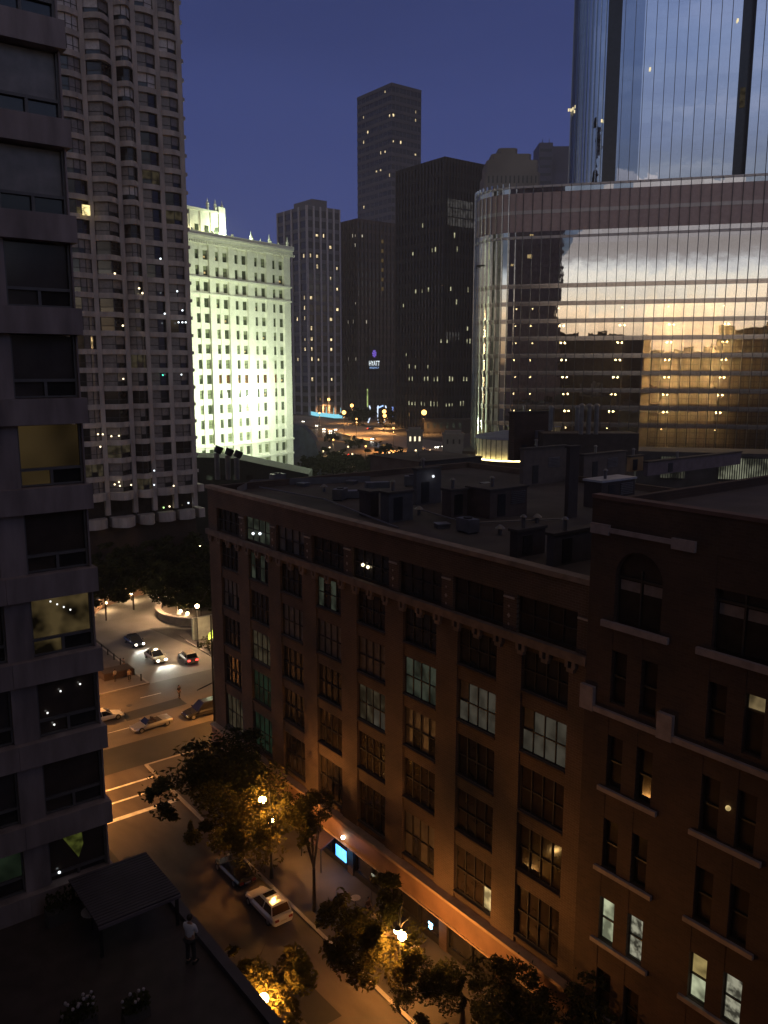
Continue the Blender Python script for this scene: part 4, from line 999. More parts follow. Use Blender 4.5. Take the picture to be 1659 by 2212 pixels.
roof_block('penthouse', 'long plum grey rooftop wall on the far right', 1400, 1000, 96, 1392, 1600, ZR, mat('plum_render', (.13, .10, .11), .85))
rbox('low brown rooftop block in the middle of the warehouse roof', 1059, 1062, 1122, 1008, 1139, M_rb)
rbox('squat dark rooftop box near the parapet, left of centre', 800, 1066, 1118, 776, 818, M_rd)
rbox('grey sided rooftop box beside the squat dark box', 840, 1068, 1130, 822, 892, M_rs)
rbox('brown rooftop box between the lift house and the low brown block', 975, 1062, 1118, 955, 1010, M_rb)
rbox('dark stair head at the near end of the warehouse roof', 1118, 1150, 1206, 1102, 1178, M_rd)
rbox('slate grey box against the near right wall', 1196, 1158, 1226, 1182, 1290, M_rs)
roof_block('water_tank_house', 'faintly lit yellowish brick tank house at the back of the roof', 845, 1003, 118, 803, 858, 20, mat('lit_buff_brick', (.26, .19, .09), .85, var=.5, scale=.5))
roof_block('low_building', 'dark low building behind the warehouse roof, left', 905, 1000, 105, 800, 1040, 5, M_concD, cat='building')
rbox('dull grey lift house with a small security lamp', 900, 1016, 1092, 893, 953, M_rs)
MB_ = MB().ball((0, 0, 0), .12); p = deep(936, 1029, 76); o_ = tag(MB_.build('security_lamp', glow('small_security', (.75, .8, .85), 1.6)), 'small pale security lamp on the grey lift house wall', 'lamp'); o_.location = p
lamp((p[0] - .4, p[1] - .4, p[2]), 2.5, (.8, .85, 1), None, .1)
# metal ducts and vent pipes
for i, (px, py, k) in enumerate(((700, 1062, 0), (655, 1050, 1), (735, 1080, 2), (905, 1112, 0), (955, 1140, 1), (1010, 1150, 2), (1080, 1155, 0), (760, 1045, 1), (890, 1050, 2), (1160, 1130, 0), (1050, 1050, 1), (600, 1045, 2))):
    x, y, _ = at(px, py, ZR); kind = ['mushroom_vent', 'roof_hatch', 'air_unit'][k]
    b = thing(kind, [['low mushroom vent on the warehouse roof, ', 'square roof hatch on the warehouse roof, ', 'small boxy air unit on the warehouse roof, '][k] + ['left of the duct', 'towards the exhaust stacks', 'below the bent duct', 'right of the grey sided box', 'near the parapet in the middle', 'close to the parapet, right of middle', 'near the stair head', 'beyond the bent duct', 'beside the lift house', 'between chimney and slate box', 'behind the low brown block', 'nearest the far corner'][i]][0], kind.replace('_', ' '), (x, y, ZR), .3 * i)
    if k == 0: MB().cyl((0, 0, 0), (0, 0, .5), .16, None, 10).build('stem', M_metal, b); MB().cyl((0, 0, .5), (0, 0, .75), .38, .12, 12).build('cap', M_metal, b)
    elif k == 1: MB().box(-.5, -.5, 0, .5, .5, .3).build('kerb', M_rs, b); MB().box(-.55, -.55, .3, .55, .55, .38).build('lid', M_metal, b)
    else:
        MB().box(-.8, -.5, .12, .8, .5, 1.1).build('casing', M_metal, b); MB().cyl((0, 0, 1.1), (0, 0, 1.2), .35, None, 14).build('fan', M_dark, b); q = MB(); q.box(-.7, -.45, 0, -.5, .45, .12); q.box(.5, -.45, 0, .7, .45, .12); q.build('feet', M_dark, b)
def conduit(label, pts, r_):
    q = MB(); P = [at(a, b_, ZR + .25) for a, b_ in pts]
    for a, e in zip(P[:-1], P[1:]): q.cyl(a, e, r_, None, 6)
    tag(q.build('roof_pipe', M_metal), label, 'pipe')
conduit('long thin pipe running along the warehouse roof behind the parapet', [(560, 1052), (700, 1078), (860, 1140)], .08)
conduit('thin pipe crossing the warehouse roof towards the chimney', [(905, 1100), (1010, 1130), (1220, 1120)], .07)
def duct():
    p = at(770, 1068, 30.0); b = thing('duct', 'pale bent galvanised duct lying on the warehouse roof', 'duct', (p[0], p[1], ZR), R(-25))
    d = MB(); d.box(-1.6, -.5, .05, .9, .5, .75); d.box(.9, -.5, .05, 1.6, .5, 1.5); d.box(1.6, -.4, .9, 3.2, .4, 1.5); d.box(-2.3, -.35, .05, -1.6, .35, .45); d.build('duct_run', M_metal, b)
    MB().box(-1.2, -.62, .0, -1.0, .62, .8).build('flange', M_dark, b); MB().box(.2, -.62, .0, .4, .62, .8).build('flange', M_dark, b)
duct()
def pipes(label, px, f, n, h, dx, m, zb):
    p = deep(px, 900, f); b = thing('vent_pipes', label, 'vent pipes', (p[0], p[1], zb), R(-37.5))
    for i in range(n):
        q = MB(); q.cyl((i * dx, 0, 0), (i * dx, 0, h), .28, None, 12); q.cyl((i * dx, 0, h), (i * dx, 0, h + .25), .42, .15, 12); q.build('pipe', m, b)
    return b
zt_ = deep(1270, 876, 105)[2]; zb_ = deep(1270, 938, 105)[2]
pipes('row of three pale steel flues beside the tall plant house', 1256, 105, 3, zt_ - zb_, .95, M_metal, zb_)
zt_ = deep(1190, 880, 108)[2]; zb_ = deep(1190, 930, 108)[2]
pipes('pair of thinner grey flues above the dark plant house', 1190, 108, 2, zt_ - zb_, 3.4, mat('dull_flue', (.16, .16, .17), .5, .5), zb_)
b_ = thing('roof_platform', 'steel platform carrying the flues beside the plant house', 'platform', (*deep(1230, 905, 110)[:2], ZR), R(-37.5))
MB().box(-3.5, -1, 0, 9, 3, deep(1230, 940, 106)[2] - ZR - .02).build('deck', mat('render_dark', (.035, .026, .024)), b_)
# far-left roof: three stubby exhaust stacks
p = deep(470, 1030, 93); b_ = thing('exhaust_stacks', 'three stubby grey exhaust stacks with dark cowls, at the far corner of the warehouse roof', 'exhaust stacks', (p[0], p[1], ZR), R(-37.5))
for i, dx in enumerate((0, 1.2, 2.2)):
    MB().cyl((dx, 0, 0), (dx, 0, 3.0 - i * .25), .3, None, 12).build('pipe', M_metal, b_); MB().cyl((dx + .05, 0, 3.0 - i * .25), (dx + .35, .1, 3.7 - i * .25), .42, .48, 12).build('cowl', M_dark, b_)
# gabled dark roofs left of the stacks
p = deep(455, 1010, 186); b_ = thing('low_building', 'dark low building with sloping roofline under the floodlit white block', 'building', (p[0], p[1], 0), R(-37.5))
g = MB(); zz = deep(470, 990, 186)[2]; g.add([(-9, 0, 0), (22, 0, 0), (22, 0, zz - 3.6), (5, 0, zz), (-9, 0, zz + .4), (-9, 10, 0), (22, 10, 0), (22, 10, zz - 3.6), (5, 10, zz), (-9, 10, zz + .4)], [(0, 1, 2, 3, 4), (2, 7, 8, 3), (3, 8, 9, 4), (1, 6, 7, 2), (0, 4, 9, 5), (9, 8, 7, 6, 5)]); g.build('wall', mat('sooty_wall', (.035, .035, .03), .9), b_)
for q in range(6): MB().box(-7 + q * 3, -.1, zz - 4.9, -5.6 + q * 3, 0, zz - 3.8).build('window', M_litG if q % 2 == 0 else M_glass, b_)
# second roof sheet edge and rail on warehouse roof
g = thing('roof_wall', 'long low dividing wall crossing the far part of the warehouse roof', 'wall', (0, 0, ZR)); MB().add([(*at(512, 1052, 30.4)[:2], .0), (*at(545, 1035, 30.4)[:2], .0), (*at(800, 1027, 30.4)[:2], 0), (*at(512, 1052, 30.4)[:2], .7), (*at(545, 1035, 30.4)[:2], .7), (*at(800, 1027, 30.4)[:2], .7)], [(0, 1, 4, 3), (1, 2, 5, 4)]).build('wall_face', mat('grey_felt', (.13, .12, .12), .8), g)
# lit louvred storefront seen over the right roof
def louvred():
    p = deep(1560, 1030, 120); b = thing('garage_front', 'dim louvred garage front with pale light behind its slats, far right', 'building', (p[0], p[1], 0), math.atan2(*reversed(plan(.968, -.25))))
    s = 120 / 1823; z1 = deep(1560, 985, 120)[2]; z0 = deep(1560, 1048, 120)[2]
    MB().box(-12, .3, 0, 9, 8, z1 + .4).build('wall', M_concD, b)
    MB().box(-.6, .1, z0 + .9, 7.2, .2, z1 - .3).build('lit_opening', glow('pale_garage_light', (.50, .52, .36), .42, .8, .5, .15), b)
    MB().box(-8.6, .1, z0 + .8, -5.2, .2, z1 - .3).build('lit_opening', glow('pale_garage_light_dim', (.36, .36, .26), .16, .8, .5, .15), b)
    sl = MB().box(-.07, -.05, z0 + .6, .07, .05, z1 - .1).mesh('slat', M_frame)
    for i in range(26): put('slat', sl, b, (-.6 + i * .32, 0, 0))
    for i in range(10): put('slat', sl, b, (-8.6 + i * .36, 0, 0))
louvred()

# ================================================================== TERRACE, lower left
TZ = 22.5
g = thing('roof_terrace', 'dark flat roof terrace with low kerb overlooking the street, lower left', 'terrace', (0, 0, 0))
MB().box(-.4, -25, TZ - .4, 10.6, 29.15, TZ).build('deck', mat('dark_terrace_tile', (.045, .032, .032), .7, scale=1.5, var=.3), g)
MB().box(10.6, -25, TZ - 1.0, 10.95, 29.1, TZ + .22).build('kerb', mat('terrace_coping', (.07, .058, .072), .8), g)
MB().box(-.4, -25, .13, 10.7, 29.15, TZ - .401).build('wall', M_concD, g)
MB().box(-30, -25, 0, -.6, 22, 57).build('hotel_wall', M_concD, tag(thing('hotel_building', 'hotel the view is taken from, seen only mirrored in the glass tower', 'building')))
def pergola():
    b = thing('pergola', 'low dark pergola with slatted canopy standing on the terrace by the concrete tower', 'pergola', (9.1, 26.9, TZ))
    for x, y in ((-1.4, -1.3), (1.3, -1.3), (1.3, 1.6), (-1.4, 1.6)): MB().box(x - .05, y - .05, 0, x + .05, y + .05, 1.2).build('post', M_dark, b)
    s = MB()
    for k in range(20): s.box(-1.5, -1.4 + k * .16, 1.22, 1.4, -1.275 + k * .16, 1.28)
    s.build('slats', mat('slate_blue_slat', (.06, .05, .062), .8), b); MB().box(-1.5, -1.45, 1.1, 1.4, -1.38, 1.21).build('beam', mat('pale_beam', (.12, .10, .12), .6), b)
pergola()
def planter(label, x, y, s, flowers):
    b = thing('planter', label, 'planter', (x, y, TZ)); MB().box(-.5 * s, -.22 * s, 0, .5 * s, .22 * s, .4 * s).build('pot', M_concD, b); f = MB(); r = random.Random(int(x * 10))
    for i in range(260):
        c = Vector((r.uniform(-.5, .5) * s, r.uniform(-.25, .25) * s, .4 * s + r.random() * .5 * s)); a = Vector((r.uniform(-1, 1), r.uniform(-1, 1), r.uniform(-1, 1))).normalized() * .06; d = a.orthogonal().normalized() * .05
        f.add([c - a, c + d, c + a, c - d], [(0, 1, 2, 3)])
    f.build('foliage', M_leafD, b)
    if flowers:
        q = MB()
        for i in range(flowers): q.ball((r.uniform(-.5, .5) * s, r.uniform(-.25, .2) * s, .75 * s + r.random() * .3 * s), .055, None, 6, 4)
        tag(q.build('blossoms', mat('white_petal', (.38, .33, .36), .7), b), kind='stuff')
planter('planter box with white flowers at the bottom of the terrace', 6.1, 22.9, 1.0, 16)
planter('second planter with a few white flowers, right of the fuller one', 7.6, 22.3, .8, 7)
planter('dark leafy planter against the concrete tower wall', 7.3, 28.4, 1.2, 0)
b = thing('side_table', 'round white-topped table on the terrace beside the pergola', 'table', (7.9, 27.2, TZ)); MB().cyl((0, 0, .68), (0, 0, .72), .34, None, 20).build('table_top', mat('white_top', (.34, .31, .33), .6), b); MB().cyl((0, 0, 0), (0, 0, .68), .05, None, 8).build('leg', M_dark, b)

# ================================================================== people
def skin(name, pts, edges, m, parent, root=0, lvl=1):
    me = bpy.data.meshes.new(name); me.from_pydata([p[:3] for p in pts], edges, []); o = bpy.data.objects.new(name, me); COL.objects.link(o)
    sm = o.modifiers.new('s', 'SKIN'); sm.use_smooth_shade = True; sb = o.modifiers.new('u', 'SUBSURF'); sb.levels = lvl; sb.render_levels = lvl
    for i, p in enumerate(pts):
        r_ = p[3] if isinstance(p[3], tuple) else (p[3], p[3]); me.skin_vertices[0].data[i].radius = r_
    me.skin_vertices[0].data[root].use_root = True
    dg = bpy.context.evaluated_depsgraph_get(); dg.update(); m2 = bpy.data.meshes.new_from_object(o.evaluated_get(dg)); bpy.data.objects.remove(o)
    m2.name = name; m2.materials.clear(); m2.materials.append(m); return put(name, m2, parent)
def person(label, loc, rot, shirt, trousers, hair, stride=.12, arm=.1, arms_up=False, group=None):
    p = thing('person', label, 'person', loc, rot, group)
    s = stride
    pts = [(0, 0, .95, (.15, .11)), (0, 0, 1.15, (.14, .10)), (0, .01, 1.36, (.17, .11)), (0, .02, 1.48, .06), (0, .03, 1.56, .055),
           (.10, 0, .90, .09), (.11, s, .50, .06), (.11, s * .8, .10, .045), (.11, s * .8 + .15, .04, .035),
           (-.10, 0, .90, .09), (-.11, -s * .2, .50, .06), (-.11, -s * 1.1, .10, .045), (-.11, -s * 1.1 + .15, .04, .035),
           (.19, 0, 1.40, .055), (.24, -arm * .3, 1.13, .042), (.25, arm, .90, .033), (.25, arm + .03, .83, .03),
           (-.19, 0, 1.40, .055), (-.24, -arm * .3, 1.13, .042), (-.25, arm * .6, .90, .033), (-.25, arm * .6 + .02, .83, .03)]
    if arms_up: pts[14] = (.22, .08, 1.15, .042); pts[15] = (.08, .24, 1.12, .033); pts[16] = (.03, .26, 1.13, .03); pts[18] = (-.22, .08, 1.15, .042); pts[19] = (-.08, .24, 1.12, .033); pts[20] = (-.03, .26, 1.13, .03)
    ed = [(0, 1), (1, 2), (2, 3), (3, 4), (0, 5), (5, 6), (6, 7), (7, 8), (0, 9), (9, 10), (10, 11), (11, 12), (2, 13), (13, 14), (14, 15), (15, 16), (2, 17), (17, 18), (18, 19), (19, 20)]
    body = skin('body', pts, ed, M_skin, p)
    # head and fingers belong to the body mesh
    x = MB(); x.ball((0, .045, 1.66), .105, None, 16, 12, .82, 1.0, 1.12); x.add([(-.015, .14, 1.64), (.015, .14, 1.64), (0, .17, 1.625), (0, .145, 1.67)], [(0, 2, 3), (2, 1, 3), (0, 1, 2)])
    for sx in (-1, 1): x.ball((sx * .088, .04, 1.66), .025, None, 6, 4, .5, 1, 1.2)
    for h in (16, 20):
        hx, hy, hz = pts[h][:3]; sx = 1 if h == 16 else -1
        for k, ln in enumerate((.065, .075, .07, .055)):
            yy = hy - .024 + k * .016; x.cyl((hx, yy, hz), (hx - .004 * sx, yy + .004, hz - ln * .6), .009, .008, 5); x.cyl((hx - .004 * sx, yy + .004, hz - ln * .6), (hx - .02 * sx, yy + .006, hz - ln), .008, .006, 5)
        x.cyl((hx - .01 * sx, hy + .03, hz + .03), (hx - .02 * sx, hy + .055, hz - .02), .011, .008, 5)
    bm = bmesh.new(); bm.from_mesh(body.data); t = x.mesh('t', M_skin); bm.from_mesh(t); bm.to_mesh(body.data); bm.free()
    hb = MB(); hb.ball((0, .02, 1.69), .112, None, 14, 10, .86, .98, 1.0); hb.build('hair', hair, p, smooth=True)
    sp_ = [(0, 0, .93, (.175, .135)), (0, 0, 1.15, (.165, .125)), (0, .01, 1.36, (.19, .13)), (0, .02, 1.46, .085)]
    a1, a2 = pts[14], pts[18]
    sp_ += [(.19, 0, 1.41, .075), ((.19 + a1[0]) / 2 + .01, a1[1] / 2, 1.27, .065), (*a1[:3], .058), (-.19, 0, 1.41, .075), ((-.19 + a2[0]) / 2 - .01, a2[1] / 2, 1.27, .065), (*a2[:3], .058)]
    skin('shirt', sp_, [(0, 1), (1, 2), (2, 3), (2, 4), (4, 5), (5, 6), (2, 7), (7, 8), (8, 9)], shirt, p)
    tp = [(0, 0, .93, (.165, .125)), (.10, 0, .85, .105), (.11, s, .50, .075), (.11, s * .8, .13, .065), (-.10, 0, .85, .105), (-.11, -s * .2, .50, .075), (-.11, -s * 1.1, .13, .065)]
    skin('trousers', tp, [(0, 1), (1, 2), (2, 3), (0, 4), (4, 5), (5, 6)], trousers, p)
    for sx, yy in ((.11, s * .8), (-.11, -s * 1.1)): MB().box(sx - .045, yy - .06, .0, sx + .045, yy + .20, .075).build('shoe', M_rubber, p)
    return p
M_h = mat('dark_hair', (.015, .01, .008), .6); M_shw = mat('white_cotton', (.62, .60, .66), .8, var=.1); M_dkt = mat('dark_cloth', (.025, .022, .025), .9); M_grt = mat('grey_cloth', (.14, .13, .13), .9)
person('person in a white shirt and dark trousers standing on the dark terrace by its kerb', (9.95, 23.5, TZ), R(-60), M_shw, M_dkt, M_h, .03, .05, True)
person('person in a pale top standing on the plaza corner, left of the pair', (36.4, 107.4, .12), R(20), mat('cream_top', (.55, .48, .36), .8), M_dkt, M_h)
person('person in a tan jacket standing on the plaza corner, right of the pair', (38.0, 106.3, .12), R(160), mat('tan_jacket', (.50, .36, .22), .8), mat('black_skirt', (.02, .02, .02), .9), M_h)
for x, y, rt, lb in ((41.0, 96.9, R(200), 'dark dressed person crossing by the street corner sign pole'), (32.0, 43.4, R(10), 'dark dressed person walking on the pavement under the lamp-lit tree'), (34.4, 46.8, R(190), 'person in brown walking close to the shop fronts'), (38.9, 110.8, R(90), 'person in grey waiting at the left kerb of the driveway')):
    person(lb, (x, y, .0 if x == 41.0 else (.14 if x < 37 else .12)), rt, M_dkt if 'dark' in lb else (M_grt if 'grey' in lb else mat('brown_coat', (.16, .08, .05), .9)), M_dkt, M_h, .2, .15)

# ================================================================== cars
def car(label, loc, rot, paint, Lc=4.7, Wc=1.85, H=1.45, suv=False, head=False, tail=False, glassroof=False, convertible=False, taxi=False):
    """front faces local +x"""
    c = thing('car', label, 'car', loc, rot); hl, hw = Lc / 2, Wc / 2
    sill = .28; sh = .92 if suv else .82
    st = [(-hl, .80, sh * .70 if not suv else sh * .9), (-hl + .12, .93, sh * .98 if not suv else sh * 1.02), (-hl + .7, 1.0, sh + .02), (-hl * .35, 1.0, sh), (hl * .30, 1.0, sh - .02), (hl * .45, .99, sh - .04), (hl - .75, .96, sh - .14), (hl - .2, .88, sh - .26), (hl, .74, sh - .38)]
    bm = MB(); rings = []
    for x, wf, zt in st:
        w_ = hw * wf; rings.append([(x, -w_ * .92, sill), (x, -w_, sill + .15), (x, -w_, zt - .18), (x, -w_ * .88, zt), (x, w_ * .88, zt), (x, w_, zt - .18), (x, w_, sill + .15), (x, w_ * .92, sill)])
    vs = [p for r_ in rings for p in r_]; fs = []
    for i in range(len(rings) - 1):
        for j in range(8): a, b_ = i * 8 + j, i * 8 + (j + 1) % 8; fs.append((a, b_, b_ + 8, a + 8))
    fs.append(tuple(range(7, -1, -1))); fs.append(tuple(range((len(rings) - 1) * 8, len(rings) * 8)))
    bm.add(vs, [f[::-1] for f in fs]); body = bm.build('body', paint, c, smooth=False)
    # greenhouse
    zr = H; b0, b1 = (-hl + .35, hl * .42) if suv else (-hl + .75, hl * .42); r0, r1 = (-hl + .65, hl * .05) if suv else (-hl * .45, hl * .02)
    wb, wr = hw * .87, hw * .70
    if not convertible:
        gl = MB(); gl.add([(b0, -wb, sh - .03), (b1, -wb, sh - .05), (r1, -wr, zr - .05), (r0, -wr, zr - .05), (b0, wb, sh - .03), (b1, wb, sh - .05), (r1, wr, zr - .05), (r0, wr, zr - .05)], [(0, 1, 2, 3), (5, 4, 7, 6), (1, 5, 6, 2), (4, 0, 3, 7)]); gl.build('glass', M_cglass, c)
        rf = MB(); rf.add([(r0 - .1, -wr - .03, zr - .06), (r1 + .1, -wr - .03, zr - .06), (r1 - .02, -wr + .12, zr), (r0 + .05, -wr + .12, zr), (r0 - .1, wr + .03, zr - .06), (r1 + .1, wr + .03, zr - .06), (r1 - .02, wr - .12, zr), (r0 + .05, wr - .12, zr)], [(0, 1, 2, 3), (5, 4, 7, 6), (1, 5, 6, 2), (4, 0, 3, 7), (3, 2, 6, 7), (0, 4, 5, 1)]); rf.build('roof', paint, c)
        if glassroof: MB().box(-.55, -wr + .18, zr + .002, r1 - .1, wr - .18, zr + .012).build('sunroof', M_cglass, c)
        for sy in (-1, 1):
            for (xb, xr) in ((b1, r1), (b0, r0), ((b0 + b1) / 2 - .1, (r0 + r1) / 2)): MB().cyl((xb, sy * wb * 1.003, sh - .04), (xr, sy * wr * 1.01, zr - .04), .045, .04, 6).build('pillar', paint, c)
    else:
        MB().box(-hl * .45, -hw * .78, sh + .005, hl * .28, hw * .78, sh + .02).build('cabin', M_dkt, c)
        for sy in (-.38, .38):
            s_ = MB(); s_.box(-.35, sy - .25, sh - .1, -.15, sy + .25, sh + .33); s_.box(-.15, sy - .25, sh - .1, .35, sy + .25, sh + .06); s_.build('seat', mat('seat_leather', (.05, .035, .03), .6), c)
        w_ = MB(); w_.add([(hl * .42, -hw * .8, sh - .02), (hl * .42, hw * .8, sh - .02), (hl * .22, hw * .68, sh + .42), (hl * .22, -hw * .68, sh + .42)], [(0, 1, 2, 3)]); w_.build('windscreen', M_cglass, c)
    tm = MB().cyl((0, -.11, 0), (0, .11, 0), .33, None, 18).mesh('tyre', M_rubber); rm = MB().cyl((0, -.125, 0), (0, .125, 0), .2, None, 12).mesh('rim', M_rim)
    for sx in (-hl + .85, hl - .85):
        for sy in (-hw + .13, hw - .13):
            w_ = put('wheel', tm, c, (sx, sy * 1.02, .33)); put('rim', rm, w_, (0, 0, 0))
    for sy in (-1, 1):
        MB().ball((hl - .1, sy * hw * .62, sill + .30), .13 if head else .11, None, 10, 8, .7, 1.3, .8).build('headlight', M_headl if head else M_rim, c)
        MB().box(-hl - .03, sy * hw * .62 - .16, sh - .32, -hl + .12, sy * hw * .62 + .16, sh - .12).build('taillight', M_taill if tail else mat('red_lens', (.25, .02, .015), .3), c)
    for sy in (-1, 1): MB().box(hl * .32, sy * hw, sh + .0, hl * .40, sy * (hw + .17), sh + .13).build('mirror', paint, c)
    MB().box(-hl - .02, -.26, sill + .22, -hl + .01, .26, sill + .34).build('number_plate', M_trim, c)
    if taxi: MB().box(-.05, -.22, H, .15, .22, H + .13).build('roof_sign', glow('taxi_sign', (1, .95, .75), 9), c)
    if head:
        for sy in (-1, 1): lamp((hl + .12, sy * hw * .62, sill + .32), 900, (.95, 1, .85), c, .08, 75, (hl + 6, sy * hw * .8, .0))
    return c
PW = lambda n, c_, : mat(n, c_, .25, .0, var=.03, coat=.8)
white = PW('white_car_paint', (.70, .68, .66)); silver = mat('silver_car_paint', (.42, .42, .43), .28, .6, var=.05, coat=.8); black = PW('black_car_paint', (.015, .015, .02)); tanp = PW('pale_taxi_paint', (.62, .55, .38)); bluep = PW('midnight_car_paint', (.03, .035, .05))
R90 = R(90)
car('white estate SUV with glass roof parked at the kerb under the lamp-lit tree', (28.75, 52.4, 0), R90, white, 4.8, 1.92, 1.62, True, glassroof=True)
car('black sedan parked just ahead of the white SUV', (28.85, 58.2, 0), R90, black, 4.6, 1.82, 1.42)
car('dark car with bright headlights furthest up the hotel driveway', (44.4, 121.2, 0), R(-90), bluep, 4.7, 1.85, 1.45, head=True)
car('pale taxi with lit roof sign and headlights leaving the hotel driveway', (44.3, 112.6, 0), R(-90), tanp, 4.9, 1.9, 1.5, head=True, taxi=True)
car('car with glowing red taillights turning into the hotel driveway', (47.9, 109.4, 0), R(84), mat('bronze_car_paint', (.30, .20, .14), .3, .3, coat=.8), 4.5, 1.85, 1.55, True, tail=True)
car('white sedan crossing from the left behind the concrete tower', (30.9, 96.0, 0), 0, white, 4.6, 1.8, 1.42)
car('silver convertible with open dark cabin on the cross street', (34.7, 90.6, 0), R(183), silver, 4.9, 1.85, 1.3, convertible=True)
car('dark SUV waiting at the corner beside the brick warehouse', (41.2, 90.4, 0), R(180), black, 5.0, 2.0, 1.75, True)

# ================================================================== street lamps
def street_lamp(label, foot, heads, group='sodium street lamps', watts=1000, arm=True, gl=None, col=SOD, zpole=None, cone=None):
    l = thing('street_lamp', label, 'street lamp', (foot[0], foot[1], .13), 0, group)
    zt = (zpole or max(h[2] for h in heads) - .05) - .13
    q = MB(); q.cyl((0, 0, 0), (0, 0, .9), .2, .14, 10); q.cyl((0, 0, .9), (0, 0, zt), .1, .055, 10); q.build('pole', M_dark, l)
    for h in heads:
        p = (h[0] - foot[0], h[1] - foot[1], h[2] - .13)
        if abs(p[0]) + abs(p[1]) > .2: MB().cyl((0, 0, min(p[2] + .1, zt)), (p[0], p[1], p[2] + .12), .04, .035, 8).build('arm', M_dark, l)
        MB().cyl((p[0], p[1], p[2] + .10), (p[0], p[1], p[2] + .26), .26, .10, 12).build('hood', M_dark, l)
        MB().ball(p, h[3] if len(h) > 3 else .17, None, 12, 8, 1, 1, .9).build('globe', gl or M_lampS, l)
        cone_ = h[4] if len(h) > 4 else cone; fac_ = h[5] if len(h) > 5 else 1
        lamp((p[0], p[1], p[2] - .32), watts * fac_, col, l, .12, cone_, (p[0], p[1], -5) if cone_ else None)
    return l
street_lamp('double sodium lamp post glowing inside the tree above the white SUV', (31.0, 55.8), [(31.05, 55.75, 5.4, .30), (29.8, 54.8, 8.0, .30, None, .7)], watts=2300)
street_lamp('double sodium lamp post glowing inside the leafy tree by the fascia', (30.95, 38.6), [(30.9, 38.3, 5.15, .30), (29.4, 36.9, 7.1, .26, 140, .7)], watts=2300)
street_lamp('single sodium lamp glowing in the small tree at the bottom edge, left kerb', (16.6, 36.2), [(19.3, 36.0, 8.0, .30)], watts=3600)
street_lamp('unseen sodium lamp post at the crosswalk, hidden behind the concrete tower', (16.4, 83.9 - 3), [(19.0, 80.0, 8.5)], watts=17000, cone=140)  # this and the next two: unseen posts added to light the crossing
street_lamp('unseen sodium lamp post beyond the brick warehouse corner lighting the cross street', (44.5, 80.6), [(44.0, 85.5, 9.0)], watts=10000, cone=140)
street_lamp('unseen sodium lamp post on the far kerb of the cross street, hidden left', (24.0, 105.0), [(24.0, 102.0, 9.0)], watts=18000, cone=150)
street_lamp('tall driveway lamp with leaning arm by the turning circle', (53.9, 132.8), [(52.7, 130.9, 6.4, .36)], 'plaza lamps', 6000, cone=160, gl=M_lampW, col=(1, .62, .32))
street_lamp('tall driveway lamp standing next to the planter ring', (51.4, 113.5), [(50.9, 112.2, 7.0, .33)], 'plaza lamps', 4500, cone=150, gl=M_lampW, col=(1, .62, .32))
street_lamp('plaza lamp on its own beside the scalloped tower, half hidden by the warehouse', (69.7, 151.3), [(69.7, 151.3, 7.0, .28)], 'plaza lamps', 120, gl=M_lampW, col=(1, .62, .32))
# sign pole in front of the dark SUV
b = thing('mast', 'very tall dark mast with signal arm and small green sign at the warehouse corner', 'pole', (38.3, 81.0, .13))
MB().cyl((0, 0, 0), (0, 0, 15.3), .14, .08, 10).build('pole', M_dark, b); q = MB(); q.cyl((0, 0, 7.6), (4.2, 1.0, 8.2), .07, .05, 8); q.cyl((0, 0, 7.6), (-2.2, -.6, 7.4), .06, .05, 8); q.build('signal_arm', M_dark, b)
MB().box(.15, -.03, 6.9, 1.35, .03, 7.3).build('sign_panel', mat('green_sign', (.02, .10, .05), .5), b)
q = MB(); q.box(3.0, .6, 7.0, 3.35, .95, 8.0); h_ = q.build('signal_head', M_dark, b)
b = thing('traffic_signal', 'dark traffic signal post with its head at the far kerb of the cross street', 'traffic signal', (51.3, 104.6, .11)); MB().cyl((0, 0, 0), (0, 0, 3.4), .07, None, 8).build('post', M_dark, b); MB().box(-.18, -.18, 3.4, .18, .18, 4.4).build('signal_head', M_dark, b); MB().ball((-.1, -.19, 3.6), .1, None, 8, 6).build('lens', glow('green_signal', (.1, .8, .4), 3), b)
for i, (x, y) in enumerate(((22.5, 66.0), (25.5, 47.0), (20.0, 57.0), (35.0, 98.5), (29.5, 93.0))):
    o_ = tag(MB().cyl((0, 0, 0), (0, 0, .012), .38, None, 20).build('manhole_cover', M_dark), ['round manhole cover on the street just before the stop line', 'round manhole cover on the street beside the white SUV', 'round manhole cover on the street left of the lane line', 'round manhole cover on the cross street near the far lane', 'round manhole cover on the cross street by the white sedan'][i], 'manhole cover', 'manhole covers'); o_.location = (x, y, .002)
g = MB(); g.quad((19.5, 60, .004), (22.0, 60.3, .004), (21.8, 69, .004), (19.4, 68.6, .004)); g.quad((25, 40, .004), (27.2, 40, .004), (27.0, 46, .004), (25.1, 46.3, .004)); g.quad((33, 94, .004), (41, 94.5, .004), (41, 97, .004), (33.3, 96.6, .004)); struct('asphalt_patches', g, M_asphD)
g = MB(); g.quad((25, 92.0, .006), (33, 92.0, .006), (33, 92.12, .006), (25, 92.12, .006)); g.quad((37, 99.9, .006), (39.8, 99.9, .006), (39.8, 100.05, .006), (37, 100.05, .006)); struct('road_markings', g, M_paint)
